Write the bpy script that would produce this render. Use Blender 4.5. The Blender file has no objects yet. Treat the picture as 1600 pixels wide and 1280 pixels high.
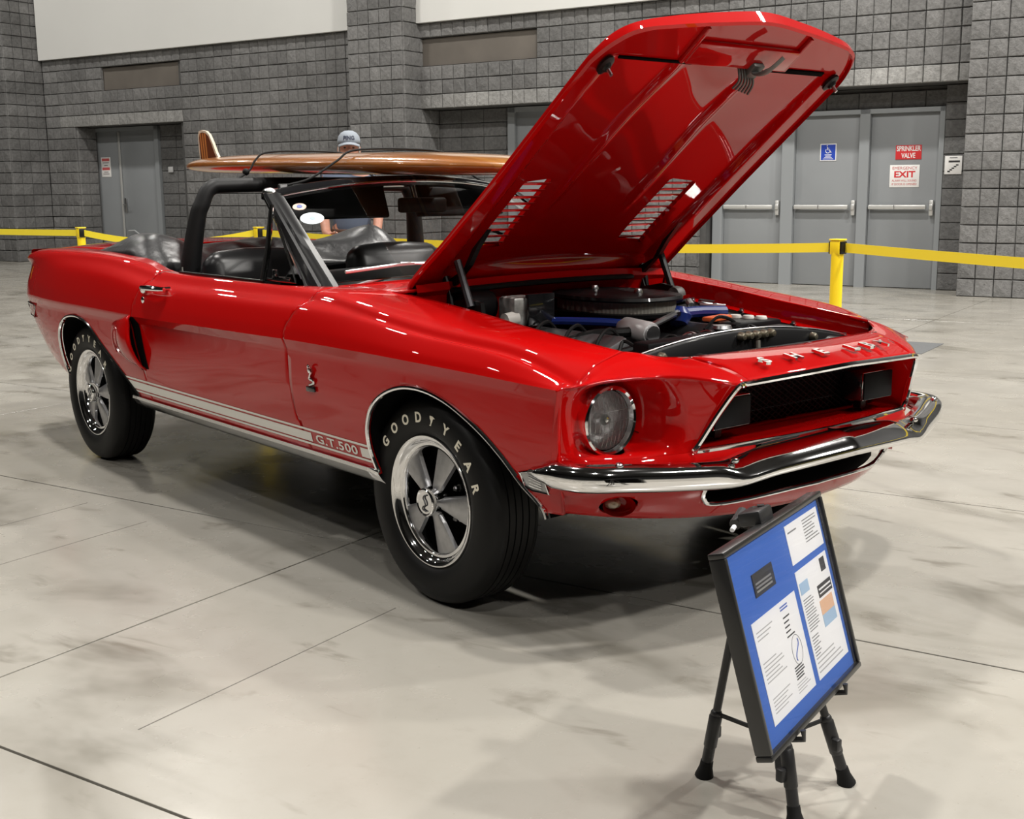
import bpy, bmesh, math, random
import numpy as np
from mathutils import Vector, Matrix, Euler
random.seed(7); rng = np.random.default_rng(7)
S = bpy.context.scene
COL = S.collection
PI = math.pi
# ------------------------------------------------------------------ camera
cd = bpy.data.cameras.new('camera'); cam = bpy.data.objects.new('camera', cd); COL.objects.link(cam)
S.camera = cam
cd.sensor_width = 36; cd.lens = 36*1889.4/1600; cd.clip_end = 200
CAMPOS = Vector((4.3101, -2.9274, 1.2706)); YAW, PITCH, ROLL = 2.4496, 0.1811, -0.0086
_f = Vector((math.cos(YAW)*math.cos(PITCH), math.sin(YAW)*math.cos(PITCH), -math.sin(PITCH)))
_r = Vector((math.sin(YAW), -math.cos(YAW), 0)); _u = _r.cross(_f)
_r2 = _r*math.cos(ROLL)+_u*math.sin(ROLL); _u2 = -_r*math.sin(ROLL)+_u*math.cos(ROLL)
cam.matrix_world = Matrix(((_r2.x,_u2.x,-_f.x,CAMPOS.x),(_r2.y,_u2.y,-_f.y,CAMPOS.y),(_r2.z,_u2.z,-_f.z,CAMPOS.z),(0,0,0,1)))
# ------------------------------------------------------------------ world, lights, exposure
W = bpy.data.worlds.new('world'); S.world = W; W.use_nodes = True
W.node_tree.nodes['Background'].inputs[0].default_value = (1,1,1,1)
W.node_tree.nodes['Background'].inputs[1].default_value = 0.02
S.view_settings.view_transform = 'Standard'; S.view_settings.look = 'None'
S.view_settings.gamma = 1; S.view_settings.use_curve_mapping = False; S.view_settings.exposure = 0.0
BA = math.radians(17.7)                      # the building's grid is turned against the car
E1 = Vector((math.cos(BA), math.sin(BA), 0)); E2 = Vector((-math.sin(BA), math.cos(BA), 0))
BM = Matrix.Rotation(BA, 4, 'Z')             # building frame (u along the back wall, v towards it) -> world
def bw(u, v, z=0): return BM @ Vector((u, v, z))
LAMP_Z = 9.3
LAMPS = [(u, v) for u in (-16.0, -9.0, -2.0, 5.0, 10.5) for v in (-7.5, -.5, 6.5)]
for i, (u, v) in enumerate(LAMPS):
    ld = bpy.data.lights.new('hall_lamp_light', 'AREA'); ld.shape = 'DISK'; ld.size = 0.6
    ld.energy = (225 if u < -8 else 475 if u < 8 else 900)*{-7.5: .55, -.5: 1.15, 6.5: 1.30}[v]
    ld.color = (1.0, 0.965, 0.91)
    lo = bpy.data.objects.new('hall_lamp_light', ld); COL.objects.link(lo); lo.location = bw(u, v, LAMP_Z-0.03)
# ------------------------------------------------------------------ materials
MATS = {}
def mat(name, col=(.5,.5,.5), rough=.5, metal=0., coat=0., spec=.5, emit=None, alpha=None, trans=0., bump=None, noise=None, coat_rough=.03):
    if name in MATS: return MATS[name]
    m = bpy.data.materials.new(name); m.use_nodes = True; MATS[name] = m
    nt = m.node_tree; b = nt.nodes['Principled BSDF']
    b.inputs['Base Color'].default_value = (*col, 1); b.inputs['Roughness'].default_value = rough
    b.inputs['Metallic'].default_value = metal; b.inputs['Coat Weight'].default_value = coat
    b.inputs['Coat Roughness'].default_value = coat_rough; b.inputs['Specular IOR Level'].default_value = spec
    b.inputs['Transmission Weight'].default_value = trans
    if alpha is not None: b.inputs['Alpha'].default_value = alpha
    if emit: b.inputs['Emission Color'].default_value = (*emit[0], 1); b.inputs['Emission Strength'].default_value = emit[1]
    if noise or bump:
        tc = nt.nodes.new('ShaderNodeTexCoord'); 
    if noise:   # (scale, amount, detail)
        n = nt.nodes.new('ShaderNodeTexNoise'); n.inputs['Scale'].default_value = noise[0]; n.inputs['Detail'].default_value = noise[2] if len(noise) > 2 else 4
        nt.links.new(tc.outputs['Object'], n.inputs['Vector'])
        mr = nt.nodes.new('ShaderNodeMapRange'); mr.inputs[1].default_value = .3; mr.inputs[2].default_value = .7
        mr.inputs[3].default_value = 1-noise[1]; mr.inputs[4].default_value = 1+noise[1]
        nt.links.new(n.outputs['Fac'], mr.inputs[0])
        mx = nt.nodes.new('ShaderNodeVectorMath'); mx.operation = 'SCALE'; mx.inputs[0].default_value = col
        nt.links.new(mr.outputs[0], mx.inputs['Scale']); nt.links.new(mx.outputs[0], b.inputs['Base Color'])
    if bump:    # (scale, strength, distance)
        n2 = nt.nodes.new('ShaderNodeTexNoise'); n2.inputs['Scale'].default_value = bump[0]; n2.inputs['Detail'].default_value = 5
        nt.links.new(tc.outputs['Object'], n2.inputs['Vector'])
        bp = nt.nodes.new('ShaderNodeBump'); bp.inputs['Strength'].default_value = bump[1]; bp.inputs['Distance'].default_value = bump[2]
        nt.links.new(n2.outputs['Fac'], bp.inputs['Height']); nt.links.new(bp.outputs[0], b.inputs['Normal'])
    return m
PAINT = mat('red_paint', (.42,.0010,.0010), .5, coat=1., coat_rough=.012, spec=.03)
CHROME = mat('chrome', (.86,.86,.87), .06, 1.)
SATIN = mat('satin_metal', (.55,.55,.56), .28, 1.)
ALU = mat('cast_aluminium', (.50,.50,.51), .32, .9, noise=(40,.12))
RUBBER = mat('tyre_rubber', (.006,.006,.006), .5, spec=.22)
RUB2 = mat('black_rubber', (.006,.006,.006), .6, spec=.2)
VINYL = mat('black_vinyl', (.005,.005,.0055), .32, spec=.35, bump=(260,.15,.002))
BLACK = mat('satin_black', (.006,.006,.006), .4, spec=.3)
GLOSSB = mat('gloss_black', (.008,.008,.009), .12, coat=.6)
FLATB = mat('flat_black', (.003,.003,.003), .9, spec=.05)
WHITE = mat('white_decal', (.78,.76,.71), .35, coat=.5)
LETTER = mat('tyre_letter_white', (.80,.75,.62), .55)
YEL = mat('yellow_belt', (.95,.76,.04), .5)
YELP = mat('yellow_post', (.92,.68,.02), .35)
REDL = mat('red_lens', (.35,.005,.01), .1, coat=1.)
GLASS = None
def glass(name, tint=(1,1,1), trans=.9, rough=0.0, ior=1.45):
    # thin clear pane: mostly transparent with a mirror-like fresnel reflection
    m = bpy.data.materials.new(name); m.use_nodes = True; nt = m.node_tree
    for n in list(nt.nodes): nt.nodes.remove(n)
    o = nt.nodes.new('ShaderNodeOutputMaterial'); t = nt.nodes.new('ShaderNodeBsdfTransparent'); g = nt.nodes.new('ShaderNodeBsdfGlossy')
    fr = nt.nodes.new('ShaderNodeFresnel'); fr.inputs[0].default_value = ior
    mx = nt.nodes.new('ShaderNodeMixShader'); t.inputs[0].default_value = (*[c*trans for c in tint], 1); g.inputs['Roughness'].default_value = rough
    nt.links.new(fr.outputs[0], mx.inputs[0]); nt.links.new(t.outputs[0], mx.inputs[1]); nt.links.new(g.outputs[0], mx.inputs[2]); nt.links.new(mx.outputs[0], o.inputs[0])
    MATS[name] = m; return m
GLASS = glass('clear_glass'); GLAZE = glass('picture_glazing', trans=.97, ior=1.18)
# ------------------------------------------------------------------ mesh helpers
class MB:
    def __init__(s): s.v = []; s.f = []
    def add(s, v, f, M=None):
        o = len(s.v)
        if M is not None: v = [tuple(M @ Vector(p)) for p in v]
        s.v += [tuple(map(float, p)) for p in v]; s.f += [tuple(i+o for i in q) for q in f]; return s
    def box(s, c, d, M=None, rot=None):
        x, y, z = [k/2 for k in d]
        v = [Vector((a*x, b*y, e*z)) for a in (-1,1) for b in (-1,1) for e in (-1,1)]
        if rot: R = Euler(rot).to_matrix(); v = [R @ p for p in v]
        v = [p + Vector(c) for p in v]
        return s.add(v, [(0,1,3,2),(4,6,7,5),(0,4,5,1),(2,3,7,6),(0,2,6,4),(1,5,7,3)], M)
    def cbox(s, c, d, b=.005, M=None, rot=None):   # chamfered box
        x, y, z = [k/2 for k in d]; b = min(b, .45*min(d))
        bm = bmesh.new(); bmesh.ops.create_cube(bm, size=1)
        for p in bm.verts: p.co = Vector((p.co.x*2*x, p.co.y*2*y, p.co.z*2*z))
        bmesh.ops.bevel(bm, geom=bm.edges[:], offset=b, segments=2, affect='EDGES', profile=.5)
        bm.verts.index_update(); v = [p.co.copy() for p in bm.verts]; f = [[q.index for q in g.verts] for g in bm.faces]; bm.free()
        if rot: R = Euler(rot).to_matrix(); v = [R @ p for p in v]
        return s.add([p+Vector(c) for p in v], f, M)
    def tube(s, path, r, n=10, closed=False, cap=True, M=None, sx=1., sy=1.):
        P = [Vector(p) for p in path]; m = len(P); rr = r if hasattr(r, '__len__') else [r]*m
        T = []
        for i in range(m):
            a = P[(i-1) % m] if (closed or i > 0) else P[i]; b = P[(i+1) % m] if (closed or i < m-1) else P[i]
            T.append((b-a).normalized())
        up = Vector((0,0,1)) if abs(T[0].z) < .9 else Vector((1,0,0))
        N = (up - T[0]*up.dot(T[0])).normalized(); V = []; F = []
        for i in range(m):
            if i: N = (N - T[i]*N.dot(T[i])).normalized()
            B = T[i].cross(N)
            for k in range(n):
                a = 2*PI*k/n; V.append(P[i] + (N*math.cos(a)*sx + B*math.sin(a)*sy)*rr[i])
        for i in range(m if closed else m-1):
            j = (i+1) % m
            for k in range(n):
                l = (k+1) % n; F.append((i*n+k, i*n+l, j*n+l, j*n+k))
        if cap and not closed: F += [tuple(range(n-1,-1,-1)), tuple((m-1)*n+k for k in range(n))]
        return s.add(V, F, M)
    def cyl(s, a, b, r, n=16, M=None): return s.tube([a, b], r, n, M=M)
    def lathe(s, prof, n=32, M=None, axis='Z', a0=0., a1=2*PI):
        # prof: (radius, height) pairs about the axis
        V = []; F = []; full = abs(a1-a0-2*PI) < 1e-6; cnt = n if full else n+1
        for i in range(cnt):
            a = a0+(a1-a0)*i/n; c, sn = math.cos(a), math.sin(a)
            for r, h in prof:
                V.append({'Z': (r*c, r*sn, h), 'Y': (r*c, h, r*sn), 'X': (h, r*c, r*sn)}[axis])
        m = len(prof)
        for i in range(n):
            j = (i+1) % cnt
            for k in range(m-1):
                F.append((i*m+k, j*m+k, j*m+k+1, i*m+k+1))
        return s.add(V, F, M)
    def disc(s, c, r, n=24, axis='Y', M=None):
        V = []
        for k in range(n):
            a = 2*PI*k/n; p = {'Z': (math.cos(a)*r, math.sin(a)*r, 0), 'Y': (math.cos(a)*r, 0, math.sin(a)*r), 'X': (0, math.cos(a)*r, math.sin(a)*r)}[axis]
            V.append(Vector(c)+Vector(p))
        return s.add(V, [tuple(range(n))], M)
    def grid(s, G, M=None, flip=False):
        G = np.asarray(G, float); a, b = G.shape[:2]; V = G.reshape(-1, 3).tolist(); F = []
        for i in range(a-1):
            for j in range(b-1):
                q = (i*b+j, (i+1)*b+j, (i+1)*b+j+1, i*b+j+1); F.append(q[::-1] if flip else q)
        return s.add(V, F, M)
    def prism(s, poly, d, M=None):   # poly in xy, extruded by d along +z
        n = len(poly); V = [(x, y, 0) for x, y in poly]+[(x, y, d) for x, y in poly]
        F = [tuple(range(n-1,-1,-1)), tuple(range(n, 2*n))]+[(i, (i+1) % n, n+(i+1) % n, n+i) for i in range(n)]
        return s.add(V, F, M)
    def sphere(s, c, r, n=16, m=10, M=None, sc=(1,1,1)):
        V = []; F = []
        for i in range(m+1):
            t = PI*i/m
            for k in range(n):
                a = 2*PI*k/n; V.append((c[0]+r*sc[0]*math.sin(t)*math.cos(a), c[1]+r*sc[1]*math.sin(t)*math.sin(a), c[2]+r*sc[2]*math.cos(t)))
        for i in range(m):
            for k in range(n): F.append((i*n+k, (i+1)*n+k, (i+1)*n+(k+1) % n, i*n+(k+1) % n))
        return s.add(V, F, M)
    def clip(s, g, keep=None):
        """cut the mesh along g(x,y,z)=0 and keep g>0"""
        V = s.v; G = g(np.array(V)); nv = []; mp = {}; cache = {}; nf = []
        def vid(i):
            if i not in mp: mp[i] = len(nv); nv.append(V[i])
            return mp[i]
        def eid(i, j):
            k = (min(i, j), max(i, j))
            if k not in cache:
                t = G[k[0]]/(G[k[0]]-G[k[1]]); a, b = V[k[0]], V[k[1]]
                cache[k] = len(nv); nv.append(tuple(a[q]+(b[q]-a[q])*t for q in range(3)))
            return cache[k]
        for q in s.f:
            out = []
            for a in range(len(q)):
                i, j = q[a], q[(a+1) % len(q)]
                if G[i] > 0: out.append(vid(i))
                if (G[i] > 0) != (G[j] > 0): out.append(eid(i, j))
            if len(out) > 2: nf.append(tuple(out))
        r = MB(); r.v = nv; r.f = nf; return r
    def mirror(s):
        r = MB(); r.v = [(x, -y, z) for x, y, z in s.v]; r.f = [q[::-1] for q in s.f]; return r
    def both(s):
        m = s.mirror(); return MB().add(s.v, s.f).add(m.v, m.f)
    def mesh(s, name, sharp=35, smooth=True, weld=0):
        me = bpy.data.meshes.new(name); me.from_pydata(s.v, [], s.f)
        bm = bmesh.new(); bm.from_mesh(me)
        if weld: bmesh.ops.remove_doubles(bm, verts=bm.verts[:], dist=weld)
        bmesh.ops.recalc_face_normals(bm, faces=bm.faces[:]) if smooth != 'keep' else None
        bm.to_mesh(me); bm.free()
        if smooth:
            me.shade_smooth()
            if sharp < 180: me.set_sharp_from_angle(angle=math.radians(sharp))
        return me
    def build(s, name, m, parent=None, sharp=35, smooth=True, loc=None, solid=0, weld=0, label=None):
        me = s.mesh(name, sharp, smooth, weld); o = bpy.data.objects.new(name, me); COL.objects.link(o)
        me.materials.append(m)
        if parent is not None: o.parent = parent
        if loc is not None: o.location = loc
        if solid:
            sm = o.modifiers.new('solid', 'SOLIDIFY'); sm.thickness = solid; sm.offset = -1
        if label: o['label'] = label
        return o
def tag(o, label, cat, group=None):
    o['label'] = label; o['category'] = cat
    if group: o['group'] = group
    return o
def empty(name, loc=(0,0,0), rot=(0,0,0)):
    o = bpy.data.objects.new(name, None); COL.objects.link(o); o.location = loc; o.rotation_euler = rot; o.empty_display_size = .1; return o
def struct(o): o['kind'] = 'structure'; return o
def part(me, name, parent, M=None, m=None):
    o = bpy.data.objects.new(name, me); COL.objects.link(o); o.parent = parent
    if M is not None: o.matrix_local = M
    return o
def pchip(xk, yk, x):
    xk = np.asarray(xk, float); yk = np.asarray(yk, float); x = np.asarray(x, float)
    h = np.diff(xk); d = np.diff(yk)/h; m = np.zeros_like(yk)
    m[0] = d[0]; m[-1] = d[-1]
    for i in range(1, len(xk)-1):
        if d[i-1]*d[i] > 0:
            w1 = 2*h[i]+h[i-1]; w2 = h[i]+2*h[i-1]; m[i] = (w1+w2)/(w1/d[i-1]+w2/d[i])
    i = np.clip(np.searchsorted(xk, x)-1, 0, len(h)-1); t = np.clip((x-xk[i])/h[i], 0, 1)
    return ((1+2*t)*(1-t)**2)*yk[i]+(t*(1-t)**2)*h[i]*m[i]+(t*t*(3-2*t))*yk[i+1]+(t*t*(t-1))*h[i]*m[i+1]
def catmull(P, n=8, closed=False):
    P = [np.array(p, float) for p in P]; m = len(P); out = []
    rngk = range(m if closed else m-1)
    for i in rngk:
        p1, p2 = P[i], P[(i+1) % m]
        p0 = P[(i-1) % m] if (closed or i > 0) else 2*p1-p2
        p3 = P[(i+2) % m] if (closed or i < m-2) else 2*p2-p1
        for k in range(n):
            t = k/n; out.append(.5*(2*p1+(p2-p0)*t+(2*p0-5*p1+4*p2-p3)*t*t+(3*p1-p0-3*p2+p3)*t**3))
    if not closed: out.append(P[-1])
    return out
def sstep(a, b, x):
    t = np.clip((np.asarray(x, float)-a)/(b-a), 0, 1); return t*t*(3-2*t)
_TXT = {}
def text_mb(txt, size=.1, extrude=.002, spacing=1.0, bold=0.0, align='CENTER'):
    k = (txt, size, extrude, spacing, bold, align)
    if k not in _TXT:
        c = bpy.data.curves.new('t', 'FONT'); c.body = txt; c.size = size; c.extrude = extrude; c.align_x = align; c.align_y = 'CENTER'
        c.space_character = spacing; c.offset = bold; c.resolution_u = 3
        o = bpy.data.objects.new('t', c); COL.objects.link(o); bpy.context.view_layer.update()
        me = bpy.data.meshes.new_from_object(o.evaluated_get(bpy.context.evaluated_depsgraph_get()))
        b = MB(); b.v = [tuple(p.co) for p in me.vertices]; b.f = [tuple(p.vertices) for p in me.polygons]
        bpy.data.objects.remove(o); bpy.data.curves.remove(c); bpy.data.meshes.remove(me); _TXT[k] = b
    b = MB(); b.v = list(_TXT[k].v); b.f = list(_TXT[k].f); return b
def frame(o, x, y):   # matrix with local x, y (orthogonal-ish) at origin o
    x = Vector(x).normalized(); y = Vector(y); y = (y-x*x.dot(y)).normalized(); z = x.cross(y); o = Vector(o)
    return Matrix(((x.x,y.x,z.x,o.x),(x.y,y.y,z.y,o.y),(x.z,y.z,z.z,o.z),(0,0,0,1)))
# ================================================================== SETTING
def block_material(name, col, var=.16):
    m = mat(name, col, .85, spec=.25)
    nt = m.node_tree; b = nt.nodes['Principled BSDF']
    tc = nt.nodes.new('ShaderNodeTexCoord'); gp = nt.nodes.new('ShaderNodeNewGeometry'); oi = nt.nodes.new('ShaderNodeObjectInfo')
    n = nt.nodes.new('ShaderNodeTexNoise'); n.inputs['Scale'].default_value = 22; n.inputs['Detail'].default_value = 8; n.inputs['Roughness'].default_value = .7
    nt.links.new(gp.outputs['Position'], n.inputs['Vector'])
    n3 = nt.nodes.new('ShaderNodeTexNoise'); n3.inputs['Scale'].default_value = 1.3; n3.inputs['Detail'].default_value = 3
    nt.links.new(gp.outputs['Position'], n3.inputs['Vector'])
    def mr(src, a, c, lo, hi):
        q = nt.nodes.new('ShaderNodeMapRange'); q.inputs[1].default_value = a; q.inputs[2].default_value = c; q.inputs[3].default_value = lo; q.inputs[4].default_value = hi
        nt.links.new(src, q.inputs[0]); return q.outputs[0]
    a1 = mr(n.outputs['Fac'], .3, .7, .72, 1.28); a2 = mr(oi.outputs['Random'], 0, 1, 1-var, 1+var); a3 = mr(n3.outputs['Fac'], .3, .7, .86, 1.14)
    m1 = nt.nodes.new('ShaderNodeMath'); m1.operation = 'MULTIPLY'; nt.links.new(a1, m1.inputs[0]); nt.links.new(a2, m1.inputs[1])
    m2 = nt.nodes.new('ShaderNodeMath'); m2.operation = 'MULTIPLY'; nt.links.new(m1.outputs[0], m2.inputs[0]); nt.links.new(a3, m2.inputs[1])
    vm = nt.nodes.new('ShaderNodeVectorMath'); vm.operation = 'SCALE'; vm.inputs[0].default_value = col; nt.links.new(m2.outputs[0], vm.inputs['Scale'])
    nt.links.new(vm.outputs[0], b.inputs['Base Color'])
    bp = nt.nodes.new('ShaderNodeBump'); bp.inputs['Strength'].default_value = .9; bp.inputs['Distance'].default_value = .02
    nt.links.new(n.outputs['Fac'], bp.inputs['Height']); nt.links.new(bp.outputs[0], b.inputs['Normal'])
    return m
BLK = block_material('split_face_block', (.168,.166,.163))
BLK_S = block_material('split_face_block_lintel', (.28,.277,.268))
BLK_F = block_material('smooth_block', (.15,.149,.147), .08)
MORTAR = mat('mortar', (.075,.074,.072), .95, noise=(6,.2))
PANEL = mat('white_panel', (.66,.66,.635), .6, noise=(.4,.04))
BROWN = mat('brown_vent_panel', (.125,.11,.094), .7, noise=(2.2,.14))
DOORG = mat('grey_door_paint', (.245,.258,.268), .42, noise=(1.5,.05))
FRAMEG = mat('grey_frame_paint', (.25,.265,.275), .42)
BW, BH = .4064, .2032
def block_mesh(w, h, seed, score=True, rough=.012):
    r = random.Random(seed); b = MB(); j = .0038; d = .05
    halves = [(j, w/2-.002), (w/2+.002, w-j)] if score else [(j, w-j)]
    for x0, x1 in halves:
        z0, z1 = j, h-j; k = .008
        ys = [-r.uniform(0, rough) for _ in range(5)]
        V = [(x0,d,z0),(x1,d,z0),(x1,d,z1),(x0,d,z1), (x0,0.002,z0),(x1,0.002,z0),(x1,0.002,z1),(x0,0.002,z1),
             (x0+k,ys[0]-.004,z0+k),(x1-k,ys[1]-.004,z0+k),(x1-k,ys[2]-.004,z1-k),(x0+k,ys[3]-.004,z1-k), ((x0+x1)/2+r.uniform(-.02,.02),ys[4]-.008,(z0+z1)/2+r.uniform(-.02,.02))]
        F = [(0,1,5,4),(1,2,6,5),(2,3,7,6),(3,0,4,7),(4,5,9,8),(5,6,10,9),(6,7,11,10),(7,4,8,11),(8,9,12),(9,10,12),(10,11,12),(11,8,12)]
        b.add(V, F)
    if score: b.box((w/2, d*.75, h/2), (.008, d*.5, h-2*j))
    me = b.mesh('block', smooth=False); return me
_BM = {}
def block_variant(w, h, m, smooth=False):
    k = (round(w,3), round(h,3), m.name, random.randrange(4))
    if k not in _BM:
        me = block_mesh(w, h, hash(k[:2])+k[3]*17, score=w > .3 and not smooth, rough=.001 if smooth else .013); me.materials.append(m); _BM[k] = me
    return _BM[k]
def wall_piece(name, boxes, runs):
    """boxes: backing boxes (u0,u1,v0,v1,z0,z1); runs: block faces (origin(u,v), dir 'u' or 'v', length, z0, rows, skip, mat, smooth)"""
    b = MB()
    for u0,u1,v0,v1,z0,z1 in boxes: b.box(((u0+u1)/2,(v0+v1)/2,(z0+z1)/2), (u1-u0, v1-v0, z1-z0))
    o = b.build(name, MORTAR, smooth=False); o.rotation_euler = (0,0,BA); struct(o)
    for (ou, ov), d, L, z0, rows, skip, mfun, smooth in runs:
        n = max(1, round(L/BW)); nf = int(L/BW+.02)
        widths = [BW]*nf
        if L-nf*BW > .03: widths.append(L-nf*BW)
        for r in range(rows):
            x = 0
            for w in widths:
                zc = z0+(r+.5)*BH
                if not (skip and skip(x+w/2, zc)):
                    mm = mfun(x+w/2, zc) if callable(mfun) else mfun
                    me = block_variant(w, BH, mm, smooth)
                    jit = random.uniform(-.004, .004)
                    if d == 'u': M = Matrix.Translation((ou+x, ov-.008+jit, z0+r*BH))
                    else: M = Matrix.Translation((ou+.008+jit, ov+x, z0+r*BH)) @ Matrix.Rotation(PI/2, 4, 'Z')
                    part(me, 'block', o, M)
                x += w
    return o
LZ = 12*BH      # lintel underside
PZ = 18*BH      # underside of the white panels
VW = 10.80      # main block wall plane
VD = 11.25      # plane of the recessed doors
# left bay: around the recessed double door
def lint(z): return BLK_S if LZ < z < LZ+BH else BLK
ULD0, ULD1 = -15.80, -13.05
skipL = lambda x, z: (ULD0 < -16.62+x < ULD1 and z < LZ) or (-15.10 < -16.62+x < -13.0 and 15*BH < z < 17*BH)
wall_piece('wall_back_left', [(-16.62, ULD0, VW+.03, VD+.2, 0, PZ+2.2), (ULD1, -8.8, VW+.03, VD+.2, 0, PZ+2.2), (ULD0, ULD1, VW+.03, VD+.2, LZ+.006, 15*BH), (ULD0,ULD1,VW+.17,VD+.2,15*BH,PZ+2.2), (ULD0-.5, ULD1+.2, VD+.06, VD+.3, 0, LZ+.1)],
    [((-16.62, VW), 'u', 7.72, 0, 18, skipL, lambda x, z: lint(z) if -16.3 < -16.62+x < -12.9 else BLK, False),
     ((-14.10, VD+.03), 'u', 1.05, 0, 12, None, BLK_F, True),
     ((ULD0, VW+.02), 'v', .42, 0, 12, None, BLK, False)])
# left projecting pier
wall_piece('wall_left', [(-19.5, -16.68, 10.03, 11.4, 0, 6.0)],
    [((-16.65, 10.0), 'v', .80, 0, 24, None, BLK, False), ((-19.06, 10.0), 'u', 2.41, 0, 24, lambda x, z: x < 1.1, BLK, False)])
# pier in the middle
wall_piece('wall_center', [(-8.92, -7.93, 10.43, 11.3, 0, 6.0)],
    [((-8.93, 10.4), 'u', 1.016, 0, 24, None, BLK, False), ((-7.90, 10.4), 'v', .85, 0, 24, None, BLK, False)])
# right bay: long lintel over the recessed doors
def skipR(x, z):
    u = -7.9+x
    return (z < LZ) or (u < -5.70 and 15*BH < z < 17*BH)
wall_piece('wall_back_right', [(-7.9, 0.05, VW+.03, VD+.25, LZ+.006, 15*BH), (-5.66, .05, VW+.03, VD+.25, 15*BH, PZ+2.2), (-7.9,-5.66,VW+.15,VD+.25,15*BH,17*BH), (-7.9,-5.66,VW+.03,VD+.25,17*BH,PZ+2.2),
    (-7.9, -6.62, VD+.05, VD+.3, 0, LZ), (-5.3, -3.40, VD-.18, VD+.3, 0, LZ), (-.40, .05, VD-.02, VD+.3, 0, LZ), (-7.9, .05, VD+.05, VD+.3, 2.19, LZ)],
    [((-7.9, VW), 'u', 7.9, LZ, 9, lambda x, z: skipR(x, z), lambda x, z: lint(z), False),
     ((-7.9, VD+.02), 'u', 1.26, 0, 12, None, BLK_F, True),
     ((-5.3, VD-.21), 'u', 1.80, 0, 12, None, BLK, False), ((-3.50, VD-.21), 'v', .2, 0, 12, None, BLK_F, True),
     ((-.40, VD-.05), 'u', .40, 0, 12, None, BLK_F, True), ((-3.5, VD+.02), 'u', 3.1, 2.19, 1, None, BLK_F, True)])
wall_piece('wall_right', [(0.03, 3.0, 10.48, 11.6, 0, 6.0)],
    [((0.0, 10.45), 'u', 2.97, 0, 25, None, BLK, False)])
# white panels above and recessed brown vent panels
def simple(name, m, boxes, parent=None, bev=0):
    b = MB()
    for u0,u1,v0,v1,z0,z1 in boxes: b.box(((u0+u1)/2,(v0+v1)/2,(z0+z1)/2), (u1-u0, v1-v0, z1-z0))
    o = b.build(name, m, parent, smooth=False)
    if parent is None: o.rotation_euler = (0,0,BA); struct(o)
    return o
simple('trim_1', PANEL, [(-16.60, -8.95, VW-.10, VW+.02, PZ+.002, 6.2)])
simple('trim_2', PANEL, [(-7.88, 0.0, VW-.10, VW+.02, PZ+.002, 6.2)])
simple('trim_3', BROWN, [(-15.08, -13.0, VW+.05, VW+.16, 15*BH+.01, 17*BH-.01)])
simple('trim_4', BROWN, [(-7.88, -5.68, VW+.05, VW+.14, 15*BH+.01, 17*BH-.01)])
# other sides of the hall (behind the camera)
HALLW = mat('hall_wall_paint', (.035,.035,.035), .8, noise=(.5,.1))
simple('wall_front', HALLW, [(-30, 26, -26.2, -26, 0, 10)])
simple('wall_far_right', HALLW, [(26, 26.2, -26, 12, 0, 10)])
simple('wall_far_left', HALLW, [(-30.2, -30, -26, 12, 0, 10)])
simple('wall_back', HALLW, [(-30, 26.2, 11.7, 11.9, 0, 10)])
simple('ceiling', mat('hall_ceiling', (.025,.025,.025), .9), [(-30, 26.2, -26.2, 11.9, 10, 10.1)])
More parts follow.
